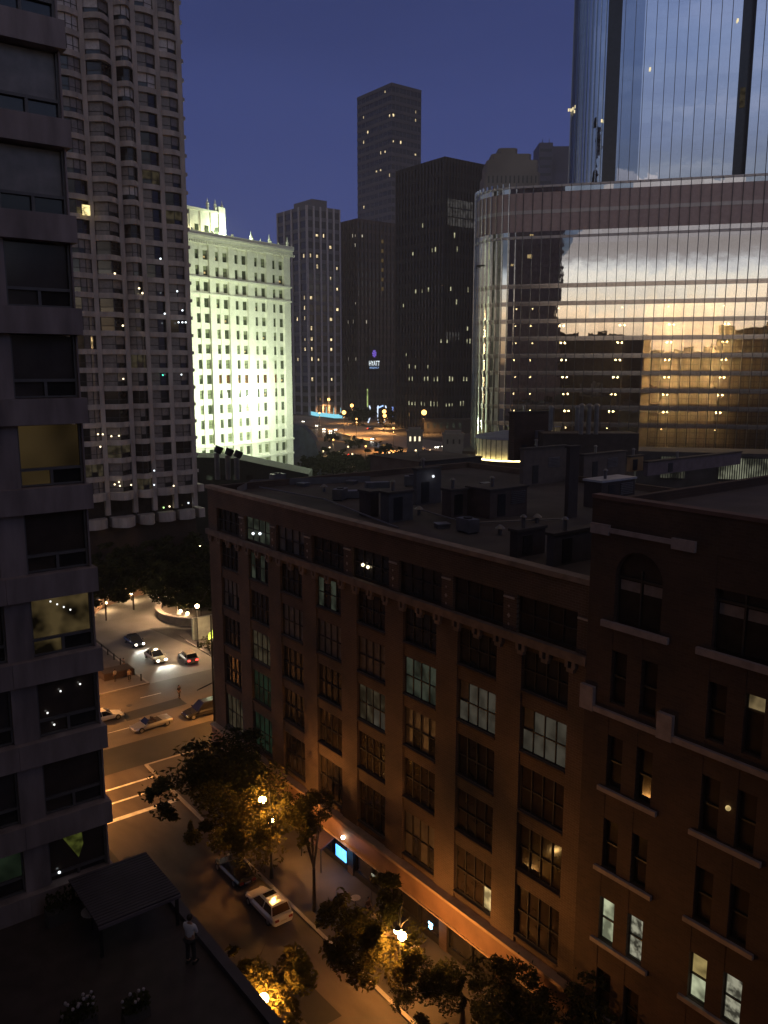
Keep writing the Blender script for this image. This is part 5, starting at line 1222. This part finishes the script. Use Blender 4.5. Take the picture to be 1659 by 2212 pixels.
# ================================================================== plaza walls, planter ring, sconces
def arc_wall(name, label, pts, h, th, m, cap):
    b = thing(name, label, 'wall'); w_ = MB(); c_ = MB()
    for i in range(len(pts) - 1):
        a, e = Vector((*pts[i], 0)), Vector((*pts[i + 1], 0)); n_ = (e - a).normalized().cross(Vector((0, 0, 1))) * th
        w_.prism([(a.x, a.y), (e.x, e.y), (e.x - n_.x, e.y - n_.y), (a.x - n_.x, a.y - n_.y)], 0, h); c_.prism([(a.x + n_.x * .2, a.y + n_.y * .2), (e.x + n_.x * .2, e.y + n_.y * .2), (e.x - n_.x * 1.2, e.y - n_.y * 1.2), (a.x - n_.x * 1.2, a.y - n_.y * 1.2)], h, h + .14)
    w_.build('wall_face', m, b); c_.build('coping', cap, b); return b
pl_ = [at(px, py, 0)[:2] for px, py in ((190, 1338), (215, 1318), (240, 1306), (275, 1293), (310, 1284), (345, 1277), (372, 1272))]
arc_wall('garden_wall', 'curved low reddish wall with small round lamps behind the turning circle', pl_, 2.0, .35, mat('reddish_wall', (.26, .15, .10), .8), M_kerb)
for (px, py), t in (((228, 1300), .1), ((283, 1280), .2), ((341, 1272), .3)):
    p = at(px, py + 6, 0); P3 = at(px, py, 1.3); b = thing('bollard_lamp', {228: 'leftmost small round lamp on the curved wall', 283: 'middle small round lamp on the curved wall', 341: 'rightmost small round lamp on the curved wall'}[px], 'lamp', (P3[0] - .2, P3[1] - .7, 0), 0, 'lamps along the curved wall')
    MB().cyl((0, 0, 0), (0, 0, 1.1), .09, .07, 8).build('post', M_dark, b); MB().ball((0, 0, 1.3), .22).build('globe', M_lampW, b); lamp((0, -.35, 1.2), 420, (1, .66, .34), b, .2)
cc = at(445, 1322, 0); rp = [(cc[0] + 9.5 * math.cos(t), cc[1] + 9.5 * math.sin(t)) for t in [R(150 + k * 12) for k in range(16)]]
b = thing('planter_ring', 'raised round stone planter with pale rim at the driveway edge', 'planter', (cc[0], cc[1], 0))
MB().cyl((0, 0, 0), (0, 0, 1.3), 8.2, 8.2, 40).build('wall', mat('planter_stone', (.22, .18, .13), .8), b); MB().cyl((0, 0, 1.3), (0, 0, 1.45), 8.5, 8.5, 40).build('rim', M_stone, b); MB().cyl((0, 0, 1.45), (0, 0, 1.5), 7.6, 7.6, 40).build('soil', M_bark, b)
for i, (px, py) in enumerate(((390, 1320), (405, 1325))):
    P3 = at(px, py, 1.7); b = thing('bollard_lamp', ['left one of two round lamps in front of the planter ring', 'right one of two round lamps in front of the planter ring'][i], 'lamp', (P3[0], P3[1], 0), 0, 'lamps by the planter ring')
    MB().cyl((0, 0, 0), (0, 0, 1.5), .09, .07, 8).build('post', M_dark, b); MB().ball((0, 0, 1.7), .25).build('globe', M_lampW, b); lamp((-.3, -.3, 1.6), 420, (1, .66, .34), b, .2)
p = at(418, 1385, 0); b = thing('ramp_wall', 'pale greenish plain wall beside the planter ring', 'wall', (p[0], p[1], 0)); MB().box(0, 0, 0, 12, .5, 3.6).build('wall_face', mat('pale_green_wall', (.34, .36, .30), .7), b)
b = thing('kiosk', 'low dark red brick planter box on the plaza corner behind the couple', 'planter box', (35.2, 108.2, .12)); MB().box(0, 0, 0, 4.2, 2.4, .9).build('wall', M_brickD, b); MB().box(.1, .1, .9, 4.1, 2.3, 1.0).build('soil', M_bark, b)
for k in range(9):
    b = thing('bollard', 'short dark driveway bollard, ' + ['nearest the street', 'second from the street', 'third from the street', 'fourth from the street', 'middle of the row', 'fourth from the far end', 'third from the far end', 'second from the far end', 'at the far end of the row'][k], 'bollard', (39.3, 105.5 + 2.6 * k, .12), 0, 'bollards along the driveway'); MB().cyl((0, 0, 0), (0, 0, .8), .1, .09, 8).build('post', M_dark, b); MB().ball((0, 0, .85), .12, None, 8, 6).build('cap', M_dark, b)
# yellow sign at the warehouse edge
p = at(457, 1372, 3); b = thing('lit_sign', 'small bright yellow-green lit sign beside the warehouse corner', 'sign', (p[0], p[1], .1)); MB().cyl((0, 0, 0), (0, 0, 2.3), .06, None, 8).build('post', M_dark, b)
MB().add([(-.5, 0, 2.3), (.45, -.3, 2.5), (.5, -.3, 4.2), (0, 0, 3.5), (-.5, .1, 3.2)], [(0, 1, 2, 3, 4), (4, 3, 2, 1, 0)]).build('sign_face', glow('yellow_green_neon', (.85, .9, .12), 3, .6, 2, .3), b)
# ================================================================== shop front details
b = thing('shop_sign', 'blue glowing shop screen under the orange fascia with a pale lamp above', 'sign', (36.5, 0, 0))
Y_, z_ = None, None
X, Y, Z = ray(737, 1843); t = 35.9 / X; Y_ = Y * t; z_ = CAMZ + Z * t
MB().box(-.65, Y_ - .75, z_ - .5, -.58, Y_ + .75, z_ + .5).build('screen', glow('blue_screen', (.10, .42, 1.0), 3.5, .4, 2, .6), b)
MB().box(-.70, Y_ - .9, z_ - .65, -.66, Y_ + .9, z_ - .5).build('frame', M_dark, b)
X, Y, Z = ray(741, 1809); t = 35.85 / X; MB().ball((-.66, Y * t, CAMZ + Z * t), .16).build('lamp_globe', glow('pale_shop_lamp', (1, .95, .75), 14), b)
lamp((-1.0, Y_, z_), 60, (.2, .45, 1), b, .3)
b = thing('awning', 'dark plum sloping awning over the shop with the blue screen', 'awning', (36.5, 0, 0)); aw = MB(); aw.add([(-.5, Y_ + 1.1, 2.9), (-.5, Y_ + 4.4, 2.9), (-1.9, Y_ + 4.4, 2.3), (-1.9, Y_ + 1.1, 2.3), (-.5, Y_ + 1.1, 2.84), (-.5, Y_ + 4.4, 2.84), (-1.9, Y_ + 4.4, 2.24), (-1.9, Y_ + 1.1, 2.24)], [(0, 1, 2, 3), (7, 6, 5, 4), (3, 2, 6, 7), (0, 3, 7, 4), (2, 1, 5, 6)]); 
aw.build('canopy', mat('plum_canvas', (.06, .035, .06), .8), b)
for yy in (Y_ + 1.2, Y_ + 4.3): MB().cyl((-1.85, yy, .14), (-1.85, yy, 2.27), .04, None, 8).build('post', M_dark, b)
X, Y, Z = ray(930, 2000); t = 35.8 / X; b = thing('shop_sign', 'tiny bright blue paw-shaped neon sign further along the fascia', 'sign', (35.8, Y * t, CAMZ + Z * t)); q = MB(); q.ball((0, 0, -.1), .2, None, 10, 6, .3, 1, .8)
for k in range(3): q.ball((0, -.17 + k * .17, .18), .08, None, 8, 6, .4, 1, 1.3)
q.build('neon', glow('cyan_neon', (.25, .7, 1.0), 9), b)
X, Y, Z = ray(815, 1900); t = 35.4 / X; b = thing('menu_board', 'thin pale lit strip sign leaning by the pavement cafe', 'sign', (35.4, Y * t, CAMZ + Z * t)); MB().box(0, -.8, -.05, .06, .8, .12).build('strip', glow('pale_strip', (.6, .58, .42), .5), b); MB().cyl((.03, .75, -max(.3, CAMZ + Z * t - .14)), (.03, .75, 0), .03, None, 6).build('post', M_dark, b)
for k, yy in enumerate((48.5, 45.8, 41.2)):
    b = thing('cafe_table', ['cafe table by the plum awning post', 'cafe table with two chairs, middle of the pavement row', 'cafe table nearest the leafy lamp-lit tree'][k], 'table', (34.4, yy, .14), 0, 'cafe tables on the pavement'); MB().cyl((0, 0, .7), (0, 0, .74), .4, None, 16).build('table_top', M_stone, b); MB().cyl((0, 0, 0), (0, 0, .7), .04, None, 6).build('leg', M_dark, b)

# ================================================================== trees
def crown_mesh(seed, rx, ry, rz, n, leaf, m, clear=()):
    r = random.Random(seed); mb = MB(); cl = [(r.gauss(0, .55), r.gauss(0, .55), r.gauss(0, .42), r.uniform(.12, .46)) for _ in range(30)]
    i = 0
    while i < n:
        c = r.choice(cl); d = Vector((r.gauss(0, 1), r.gauss(0, 1), r.gauss(0, 1))).normalized() * (c[3] * r.random() ** .4)
        p = Vector((c[0] + d.x, c[1] + d.y, c[2] + d.z))
        if p.length > 1.15: p *= 1.0 / p.length
        p = Vector((p.x * rx, p.y * ry, p.z * rz))
        if any((p - q).length < d_ * r.uniform(.7, 1.15) for q, d_ in clear): i += 1; continue
        a = Vector((r.gauss(0, 1), r.gauss(0, 1), r.gauss(0, .6))).normalized() * leaf * r.uniform(.45, 1.45); b_ = a.cross(Vector((r.gauss(0, 1), r.gauss(0, 1), r.gauss(0, 1)))).normalized() * leaf * .45
        mb.add([p - a, p + b_, p + a, p - b_], [(0, 1, 2, 3)]); i += 1
    return mb.mesh('crown', m)
def tree(label, x, y, h, rr, crown, ofs=(0, 0), lean=(0, 0), group=None, zs=1.0, rot=0.0, cz=None, z0=.13):
    t = thing('tree', label, 'tree', (x, y, z0), 0, group); cz = cz or h * .72
    q = MB(); top = Vector((ofs[0] + lean[0], ofs[1] + lean[1], cz)); fk = Vector((lean[0] * .5, lean[1] * .5, h * .42)); q.cyl((0, 0, 0), fk, .17, .11, 8); r = random.Random(int(x * 7 + y))
    for k in range(7):
        a = k * 2.4; e = top + Vector((math.cos(a) * rr * .6, math.sin(a) * rr * .6, r.uniform(-.2, .5) * rr)); mid = fk.lerp(e, .5) + Vector((0, 0, .3)); q.cyl(fk, mid, .07, .045, 6); q.cyl(mid, e, .045, .015, 6)
    q.cyl(fk, top, .11, .04, 6); q.build('trunk', M_bark, t)
    c = put('crown', crown, t, tuple(top), rot); c.scale = (rr, rr, rr * zs); return t
CA = crown_mesh(1, 1, 1, .8, 11000, .05, M_leaf); CB = crown_mesh(2, 1, 1, .85, 11000, .05, M_leaf); CD = crown_mesh(3, 1, 1, .9, 5000, .08, M_leafD); CE = crown_mesh(5, 1, 1, .8, 6500, .05, M_leafD)
def ctree(label, px, py, z, x, y, h, rr, crown, rot, **k):
    p = at(px, py, z)
    if isinstance(crown, int):          # foliage leaves a hollow round the lamps it has grown about
        lamps_ = [(Vector(q) - Vector(p)) / rr for q in k.pop('lamps')]; crown = crown_mesh(crown, 1, 1, .82, 8000, .20 / rr, M_leaf, [(q, 1.25 / rr) for q in lamps_]); rot = 0
    tree(label, x, y, h, rr, crown, (p[0] - x, p[1] - y), rot=rot, cz=z - .13, **k)
ctree('broad dark-edged tree reaching over the crosswalk', 448, 1690, 6.0, 31.6, 65.5, 8.5, 5.2, CE, .5, zs=.75)
ctree('dark street tree close to the warehouse front between the crosswalk and the lamp', 520, 1650, 5.5, 33.4, 68.5, 8, 4.6, CE, 2.5, zs=.8)
ctree('leafy street tree lit from inside by the double lamp above the white SUV', 545, 1768, 6.2, 31.8, 58.0, 9.0, 4.9, 31, 1.1, lamps=[(31.05, 55.75, 5.4), (29.8, 54.8, 8.0)])
ctree('slender leaning street tree with two thin stems beside the lamp post', 668, 1745, 6.6, 31.5, 50.0, 8.6, 2.1, CA, 2.2)
ctree('leafy street tree glowing round the lamp in front of the long fascia', 815, 2010, 5.6, 31.9, 40.2, 8.2, 3.6, 34, 3.3, lamps=[(30.9, 38.3, 5.15), (29.4, 36.9, 7.1)])
ctree('low leafy tree overlapping the glowing one on its near side', 930, 2140, 3.8, 32.4, 34.0, 6.4, 2.3, CE, .7)
ctree('small street tree glowing round its lamp at the bottom edge', 566, 2120, 7.0, 17.6, 38.2, 8.6, 2.8, 37, .2, lamps=[(19.3, 36.0, 8.0)])
ctree('dim bottom right street tree before the dark brick building', 1095, 2165, 4.8, 32.5, 28.4, 7.8, 3.0, CE, 4.0)
ctree('dim street tree low at the bottom edge, nearest the camera', 1270, 2205, 4.6, 32.8, 22.0, 7.6, 3.0, CE, 5.1)
for i, (px, py, rr) in enumerate(((225, 1255, 7), (285, 1235, 8), (345, 1215, 9), (395, 1195, 9), (440, 1215, 8), (432, 1262, 6.5), (380, 1255, 6.5), (250, 1180, 8), (330, 1150, 7))):
    p = at(px, py + 6, 6.5); y = min(p[1], 147 - (i % 3)); k = y / p[1]
    lb = ['dark plaza tree furthest left over the curved wall', 'dark plaza tree behind the middle wall lamp', 'dark plaza tree above the leaning driveway lamp', 'tall dark plaza tree in the middle of the grove', 'dark plaza tree touching the warehouse corner', 'dark plaza tree overhanging the planter ring', 'rounded dark plaza tree between wall and planter ring', 'dark upper plaza tree close under the scalloped tower, left', 'dark upper plaza tree close under the scalloped tower, centre'][i]
    tree(lb, p[0] * k if i > 6 else p[0], y if i > 6 else p[1], 9, rr * .68, CD, group='dark plaza trees', rot=i * 1.3, cz=6 if i < 7 else 6.5, zs=.8)
b = thing('shrub', 'low green shrub bed at the driveway edge by the warehouse corner', 'shrub', (52.8, 111.5, .11)); put('foliage', crown_mesh(8, 2.2, 2.2, 1.3, 1200, .16, M_leafD), b, (0, 0, 1.0))
b = thing('shrub', 'dark ivy-like planting filling the round stone planter', 'shrub', (cc[0], cc[1], 1.5)); put('foliage', crown_mesh(9, 5.6, 5.6, .8, 2500, .22, M_leafD), b, (0, 0, .4))

# ================================================================== DISTANT STREETS (below the horizon, centre)
def gpoly(name, pts, z, m): 
    g_ = MB(); v = [at(px, py, z) for px, py in pts]; g_.add([(p[0], p[1], z) for p in v], [tuple(range(len(v)))]); o_ = struct(name, g_, m)
    if o_.data.polygons[0].normal.z < 0: o_.data.flip_normals()
    return o_
M_ra = mat('far_concrete_road', (.24, .21, .18), .8, var=.2, scale=.02)
gpoly('avenue', [(600, 897), (640, 897), (700, 903), (790, 922), (870, 942), (960, 955), (1000, 962), (1000, 985), (900, 972), (800, 953), (720, 932), (640, 914), (600, 908)], .06, M_ra)
gpoly('riverside_road', [(660, 940), (700, 946), (790, 962), (870, 976), (870, 990), (780, 985), (690, 972)], .07, mat('lower_far_road', (.17, .13, .10), .8, var=.2, scale=.02))
gpoly('river', [(560, 940), (690, 925), (860, 968), (860, 978), (690, 950), (640, 1060), (500, 1060)], .05, mat('river_water', (.012, .02, .035), .12, var=.3, scale=.05))
def far_lamp(label, px, py, h, r_, w_, group, col=(1.0, .62, .26), m_=None):
    hd = at(px, py, h); b = thing('street_lamp', label, 'street lamp', (hd[0], hd[1], .06), 0, group)
    MB().cyl((0, 0, 0), (0, 0, h - .2), .16, .1, 6).build('pole', M_dark, b); MB().ball((0, 0, h - .06), r_, None, 10, 8).build('globe', m_ or M_lampF, b)
    if w_: lamp((0, 0, h - 1.2 - r_), w_ * .75, col, b, .5, 150, (0, 0, -5))
    return b
GA = 'lamps along the far avenue'
LB = {(644, 859): 'far avenue lamp nearest the white building', (669, 863): 'far avenue lamp second from the white building', (702, 860): 'left lamp of the close pair on the far avenue', (710, 863): 'right lamp of the close pair on the far avenue', (760, 876): 'far avenue lamp under the brown hotel', (743, 891): 'far lamp at the right end of the cyan light strip', (830, 889): 'far avenue lamp stacked on its twin below the hotel, upper one', (831, 898): 'lower twin of the stacked far avenue lamps', (860, 874): 'small dim far lamp left of the black tower foot', (916, 891): 'biggest brightest far lamp, in front of the black tower'}
for (px, py), lb in LB.items():
    big = px == 916; far_lamp(lb, px, py, 14 if px != 831 else 9, 1.7 if big else (1.3 if px not in (860,) else .8), 40000 if big else 60000, GA, col=(1, .48, .15))
# more lamps on the avenue whose heads hide in the dark; they light the carriageway
for q_, (px, py) in enumerate(((690, 892), (770, 905), (850, 925))): far_lamp('slim lamp post on the far orange avenue, ' + ['left', 'middle', 'right'][q_] + ' of three', px, py, 12, .5, 95000, 'slim posts along the far avenue', col=(1, .45, .13))
for q_, (px, py) in enumerate(((720, 950), (790, 964))): far_lamp('slim lamp post on the lower riverside road, ' + ['left', 'right'][q_] + ' one', px, py, 8, .4, 26000, 'slim posts along the riverside road')
GB = 'row of small yellow lamps on the near riverside'
for i, (px, py) in enumerate(((639, 1010), (743, 1004), (768, 1004), (792, 1003), (816, 1002), (864, 1000), (887, 999))):
    far_lamp(['small yellow riverside lamp alone beside the white building', 'first lamp of the yellow riverside row', 'second lamp of the yellow riverside row', 'third lamp of the yellow riverside row', 'fourth lamp of the yellow riverside row', 'fifth lamp of the yellow riverside row, after the gap', 'last lamp of the yellow riverside row'][i], px, py, 4, .62, 0, GB, m_=glow('riverside_lamp', (1, .60, .18), 4))
for i, (px, py) in enumerate(((698, 975), (712, 967), (731, 976), (752, 965), (761, 981), (841, 978), (862, 975), (898, 868 + 105), (929, 973), (675, 962))):
    far_lamp('tiny pale lamp among the dark riverside trees, ' + ['third', 'fourth', 'fifth', 'seventh', 'eighth', 'ninth', 'tenth', 'eleventh', 'last', 'first'][i] + ' from the left', px, py, 4, .42, 0, 'tiny pale lamps among riverside trees', m_=glow('tiny_riverside_lamp', (1, .72, .38), 3))
# cyan light strip and glowing loops
b = thing('light_installation', 'wavy cyan glowing strip with short spikes along the far avenue', 'light installation'); m_ = glow('cyan_strip', (.25, .70, .85), 1.2)
pts = [at(px, py, 3.0) for px, py in ((652, 886), (668, 889), (684, 892), (700, 893), (722, 896), (742, 896))]; q = MB()
for a, e in zip(pts[:-1], pts[1:]): q.add([(*a[:2], .1), (*e[:2], .1), (*e[:2], 3.4), (*a[:2], 3.4), (a[0] + .4, a[1] + .4, .1), (e[0] + .4, e[1] + .4, .1), (e[0] + .4, e[1] + .4, 3.4), (a[0] + .4, a[1] + .4, 3.4)], [(0, 1, 2, 3), (3, 2, 6, 7), (5, 4, 7, 6)])
q.build('strip', m_, b); q = MB()
for px, py in ((659, 887), (705, 894), (736, 896), (721, 896)): p = at(px, py, 3.0); q.cyl((p[0], p[1], 3), (p[0], p[1], 9), .3, .15, 6)
q.build('spikes', m_, b)
for lb, px, py, hh, m_ in (('small amber lit kiosk above the cyan strip', 677, 880, 8, glow('amber_kiosk', (1, .62, .25), 1.6)), ('white lit figure-like beacon above the cyan strip', 692, 880, 11, glow('white_beacon', (.85, .88, 1), 2.2))):
    p = at(px, py + 8, .0); b = thing('beacon', lb, 'beacon', (p[0], p[1], 0)); MB().cyl((0, 0, 0), (0, 0, hh * .4), 1.0, .8, 8).build('base', M_dark, b); MB().cyl((0, 0, hh * .4), (0, 0, hh), 1.8, 1.3, 8).build('lantern', m_, b)
for i, (px, lean) in enumerate(((795, .5), (818, -.2), (829, .6), (864, 0))):
    p = at(px, 916, 0); b = thing('light_arc', ['glowing white arc furthest left, leaning', 'glowing white arc, left half of the arch pair', 'glowing white arc, right half of the arch pair', 'glowing white upright arc furthest right'][i], 'light sculpture', (p[0], p[1], 0), R(-37.5), 'glowing white arcs by the avenue'); q = MB()
    for k in range(6): t0, t1 = k / 6, (k + 1) / 6; f_ = lambda t: (lean * 4 * math.sin(t * 2.6), 0, 1 + t * 13); q.cyl(f_(t0), f_(t1), .5, .5, 6)
    q.build('tube', glow('white_tube', (.70, .82, 1.0), 1.5), b)
p = at(824, 912, 0); b = thing('light_arc', 'pale blue glowing crossbar of the arch pair', 'light sculpture', (p[0], p[1], 11), R(-37.5)); q = MB(); q.cyl((-3.5, 0, 0), (1.5, 0, 2), .6, .6, 6); q.build('tube', glow('blue_tube', (.4, .6, 1.0), 1.6), b)
p = at(848, 908, 0); b = thing('light_arc', 'small dim blue spike right of the arch pair', 'light sculpture', (p[0], p[1], 0), R(-37.5)); q = MB(); q.cyl((0, 0, 3), (0, 0, 11), .3, .7, 6); q.build('tube', glow('blue_tube_dim', (.25, .4, 1.0), .9), b)
p = at(794, 905, 0); b = thing('neon_column', 'thin yellow-green lit column above the leftmost white arc', 'light sculpture', (p[0], p[1], 0)); q = MB(); q.cyl((0, 0, 10), (0, 0, 25), .5, .5, 6); q.build('tube', glow('yg_tube', (.6, .75, .25), 1.0, .6, .2), b); MB().cyl((0, 0, 0), (0, 0, 10), .3, .3, 6).build('post', M_dark, b)
# distant traffic
def far_car(label, px, py, rot, m_, head, tail, group='distant cars on the far avenue', z=.08):
    p = at(px, py, z); c = thing('car', label, 'car', (p[0], p[1], z), rot, group); q = MB(); q.box(-2.2, -.9, .3, 2.2, .9, .95); q.add([(-1.6, -.8, .95), (1.2, -.8, .95), (.6, -.65, 1.5), (-1.1, -.65, 1.5), (-1.6, .8, .95), (1.2, .8, .95), (.6, .65, 1.5), (-1.1, .65, 1.5)], [(0, 1, 2, 3), (5, 4, 7, 6), (1, 5, 6, 2), (4, 0, 3, 7), (3, 2, 6, 7)]); q.build('body', m_, c)
    for sx in (-1.4, 1.4):
        for sy in (-.85, .85): MB().cyl((sx, sy - .1, .33), (sx, sy + .1, .33), .33, None, 10).build('wheel', M_rubber, c)
    for sy in (-.62, .62):
        if head: MB().ball((2.2, sy, .65), .34, None, 8, 6).build('headlight', glow('far_headlight', (1, .93, .75), 10), c)
        if tail: MB().ball((-2.2, sy, .75), .34, None, 8, 6).build('taillight', glow('far_taillight', (1, .05, .03), 6), c)
hd = math.atan2(-1, -.3)
for i, (px, py, hh, tt) in enumerate(((686, 921, 1, 0), (657, 912, 1, 0), (702, 929, 1, 0), (716, 933, 1, 0), (727, 930, 1, 0), (801, 928, 0, 1), (806, 950, 1, 0), (762, 986, 0, 1), (821, 987, 0, 1), (866, 987, 0, 1), (911, 970, 0, 1), (914, 976, 0, 1), (945, 968, 1, 0), (960, 966, 1, 0))):
    lb = ['distant car with the brightest headlights, nearest the white building', 'distant car half lost on the left of the avenue', 'distant car with small headlights, left of a pair', 'distant car close ahead of another on the avenue', 'distant dark car with twin headlights mid avenue', 'distant dark red car with lit taillights below the arcs', 'distant car with one headlight low on the avenue', 'leftmost distant car with red taillights on the riverside', 'middle distant car with red taillights on the riverside', 'distant car braking brightly left of the bridge tower', 'upper distant car with red lights beside the bridge tower', 'lower distant car with red lights beside the bridge tower', 'distant car with white headlights between the bridge towers', 'distant white-lit car right after it, near the right bridge tower'][i]
    far_car(lb, px, py, R(-52.5 - 90) if hh else R(-52.5), black if i % 2 else silver, hh, tt)
# bridge towers
def bridge_tower(label, px, pyt, pyb, wpx, lit):
    f = 400; zt = deep(px, pyt, f)[2]; C = deep(px, pyb, f); w_ = wpx / 2 * f / 1823
    b = thing('bridge_tower', label, 'bridge tower', (C[0], C[1], 0), R(-37.5)); m = mat('bridge_limestone', (.19, .165, .14), .85, var=.2, scale=.2)
    MB().box(-w_, 0, 0, w_, 8, zt - 2).build('wall', m, b); MB().box(-w_ - .5, -.5, zt - 2, w_ + .5, 8.5, zt - 1.2).build('cornice', m, b); MB().box(-w_ * .8, .6, zt - 1.2, w_ * .8, 7, zt).build('parapet', m, b)
    for k in range(3):
        MB().box(-w_ * .6 + k * w_ * .6 - .4, -.12, zt - 6.2, -w_ * .6 + k * w_ * .6 + .4, -.02, zt - 4).build('window', glow('bridge_room', (1, .85, .55), 1.6) if lit and k < 3 else M_glass, b)
bridge_tower('stone bridge tower with three small lit windows, left of the pair', 896, 925, 995, 34, True)
bridge_tower('plain stone bridge tower, right of the pair beside the rotunda', 979, 931, 1000, 44, False)
b = thing('bridge_railing', 'pale balustrade running between the two bridge towers', 'railing', (*deep(912, 985, 405)[:2], 0), R(-37.5)); zc = deep(935, 978, 405)[2]; q = MB(); q.box(0, 0, zc, 10.5, .4, zc + .5); q.box(0, 0, 0, 10.5, .3, zc - 2)
for k in range(14): q.box(k * .75, .05, zc - 2, k * .75 + .3, .3, zc)
q.build('balusters', mat('bridge_limestone', (.19, .165, .14)), b)
b = thing('low_building', 'dim low classical block with pale windows at the foot of the black tower', 'building', (*deep(935, 950, 548)[:2], 0), R(-37.5)); z1 = deep(935, 905, 548)[2]; MB().box(-6, 0, 0, 26, 9, z1).build('wall', mat('dim_limestone', (.040, .035, .030), .9), b)
for i in range(6):
    for k in range(3): MB().box(-4 + i * 4.2, -.15, z1 - 6 - k * 6, -2.4 + i * 4.2, -.05, z1 - 2.5 - k * 6).build('window', M_litG if (i * 3 + k) % 3 == 0 else M_glass, b)
# bluish glassy slope and park trees
p0 = deep(655, 1000, 330); b = thing('low_building', 'dim bluish glass-roofed building curving beside the white block', 'building', (p0[0], p0[1], 0), R(-37.5)); s = 330 / 1823; q = MB(); zf = lambda y: deep(655, y, 330)[2]
prof = [(-30, 920), (-22, 915), (0, 921), (15, 935), (28, 955), (36, 985), (40, 1010)]
top = [(x * s, 0, zf(y)) for x, y in prof]; back = [(x * s, 14, zf(y) - .5) for x, y in prof]; n_ = len(prof); q.add(top + back + [(-30 * s, 0, 0), (40 * s, 0, 0)], [tuple([2 * n_, 2 * n_ + 1] + list(range(n_ - 1, -1, -1)))] + [(i, i + 1, n_ + i + 1, n_ + i) for i in range(n_ - 1)]); q.build('shell', mat('blue_glass_roof', (.07, .085, .12), .35, var=.4, scale=.4), b)
M_leafN = leafmat('night_tree_leaves', (.022, .026, .014), .1); CG = crown_mesh(13, 1, 1, .8, 900, .16, M_leafN)
CF = crown_mesh(12, 1, 1, .8, 1200, .13, M_leafN)
gl_ = ['dark riverside tree at the left end of the far grove', 'dark riverside tree in front of the blue glassy roof', 'dark riverside tree left of the lower road', 'dark riverside tree under the first yellow lamps', 'dark riverside tree in the middle of the far grove', 'dark riverside tree right of the middle', 'dark riverside tree next to the left bridge tower', 'dark avenue tree behind the left arc', 'dark avenue tree between the arcs', 'dark avenue tree behind the bridge tower', 'dark avenue tree below the cyan strip', 'dark median tree left on the avenue', 'dark median tree mid avenue', 'dark median tree right on the avenue', 'dark tree in front of the black tower foot', 'dark tree right of the biggest far lamp']
for i, (px, py, r_) in enumerate(((690, 998, 8), (705, 985, 6), (725, 992, 7), (750, 990, 6.5), (785, 993, 7), (825, 990, 7), (860, 985, 6), (785, 893, 9), (845, 895, 9), (888, 897, 8), (760, 893, 8), (715, 938, 4.5), (765, 950, 4.5), (830, 963, 4.5), (940, 898, 9), (958, 903, 8))):
    p = at(px, py + 6, r_ * .8); tree(gl_[i], p[0], p[1], r_ * 1.5, r_, CG if i in (7, 8, 9, 10, 14, 15) else CF, group='far dark trees', rot=i * 1.1, cz=r_ * .8, z0=0.0)
# city blocks behind the camera: they only show mirrored in the glass tower
r = random.Random(21)
MBm = mat('mirrored_city', (.05, .04, .038), .9)
for i, (ra, fa, w_, h_) in enumerate(((-60, -330, 60, 50), (-130, -380, 50, 48), (40, -420, 70, 60), (-230, -420, 70, 64), (-10, -520, 60, 54), (-95, -260, 34, 46), (120, -480, 60, 62))):
    X, Y = plan(ra, fa); b = thing('office_block', ['first', 'second', 'third', 'fourth', 'fifth', 'sixth', 'seventh'][i] + ' dark block of the city behind the camera, seen mirrored in glass', 'building', (X, Y, 0)); MB().box(-w_ / 2, -15, 0, w_ / 2, 15, h_).build('wall', MBm, b); MB().box(-w_ / 5, -8, h_, w_ / 8, 8, h_ + 7).build('roof_house', MBm, b)
for lb, x0, y0, x1, y1, h_ in (('added dark block across the street behind the camera, seen mirrored in glass', 36.2, -120, 70, -31, 58), ('added dark block next to the hotel behind the camera, seen mirrored in glass', -40, -95, 10, -30, 50)):  # added also to keep low western light out of the street
    b = thing('office_block', lb, 'building', (x0, y0, 0)); MB().box(0, 0, 0, x1 - x0, y1 - y0, h_).build('wall', MBm, b); MB().box(-.2, -.2, h_, x1 - x0 + .2, y1 - y0 + .2, h_ + .5).build('cornice', MBm, b)
# ================================================================== air
hz = MB().box(-905, -905, -1.1, 1505, 1505, 200); ho = tag(hz.build('haze', None), kind='stuff')
hm = bpy.data.materials.new('haze'); hm.use_nodes = True; ht = hm.node_tree; ht.nodes.clear(); ho_ = ht.nodes.new('ShaderNodeOutputMaterial'); hv = ht.nodes.new('ShaderNodeVolumePrincipled')
hv.inputs['Density'].default_value = 0.00025; hv.inputs['Color'].default_value = (1.0, .88, .78, 1); ht.links.new(hv.outputs[0], ho_.inputs['Volume']); ho.data.materials.clear(); ho.data.materials.append(hm)
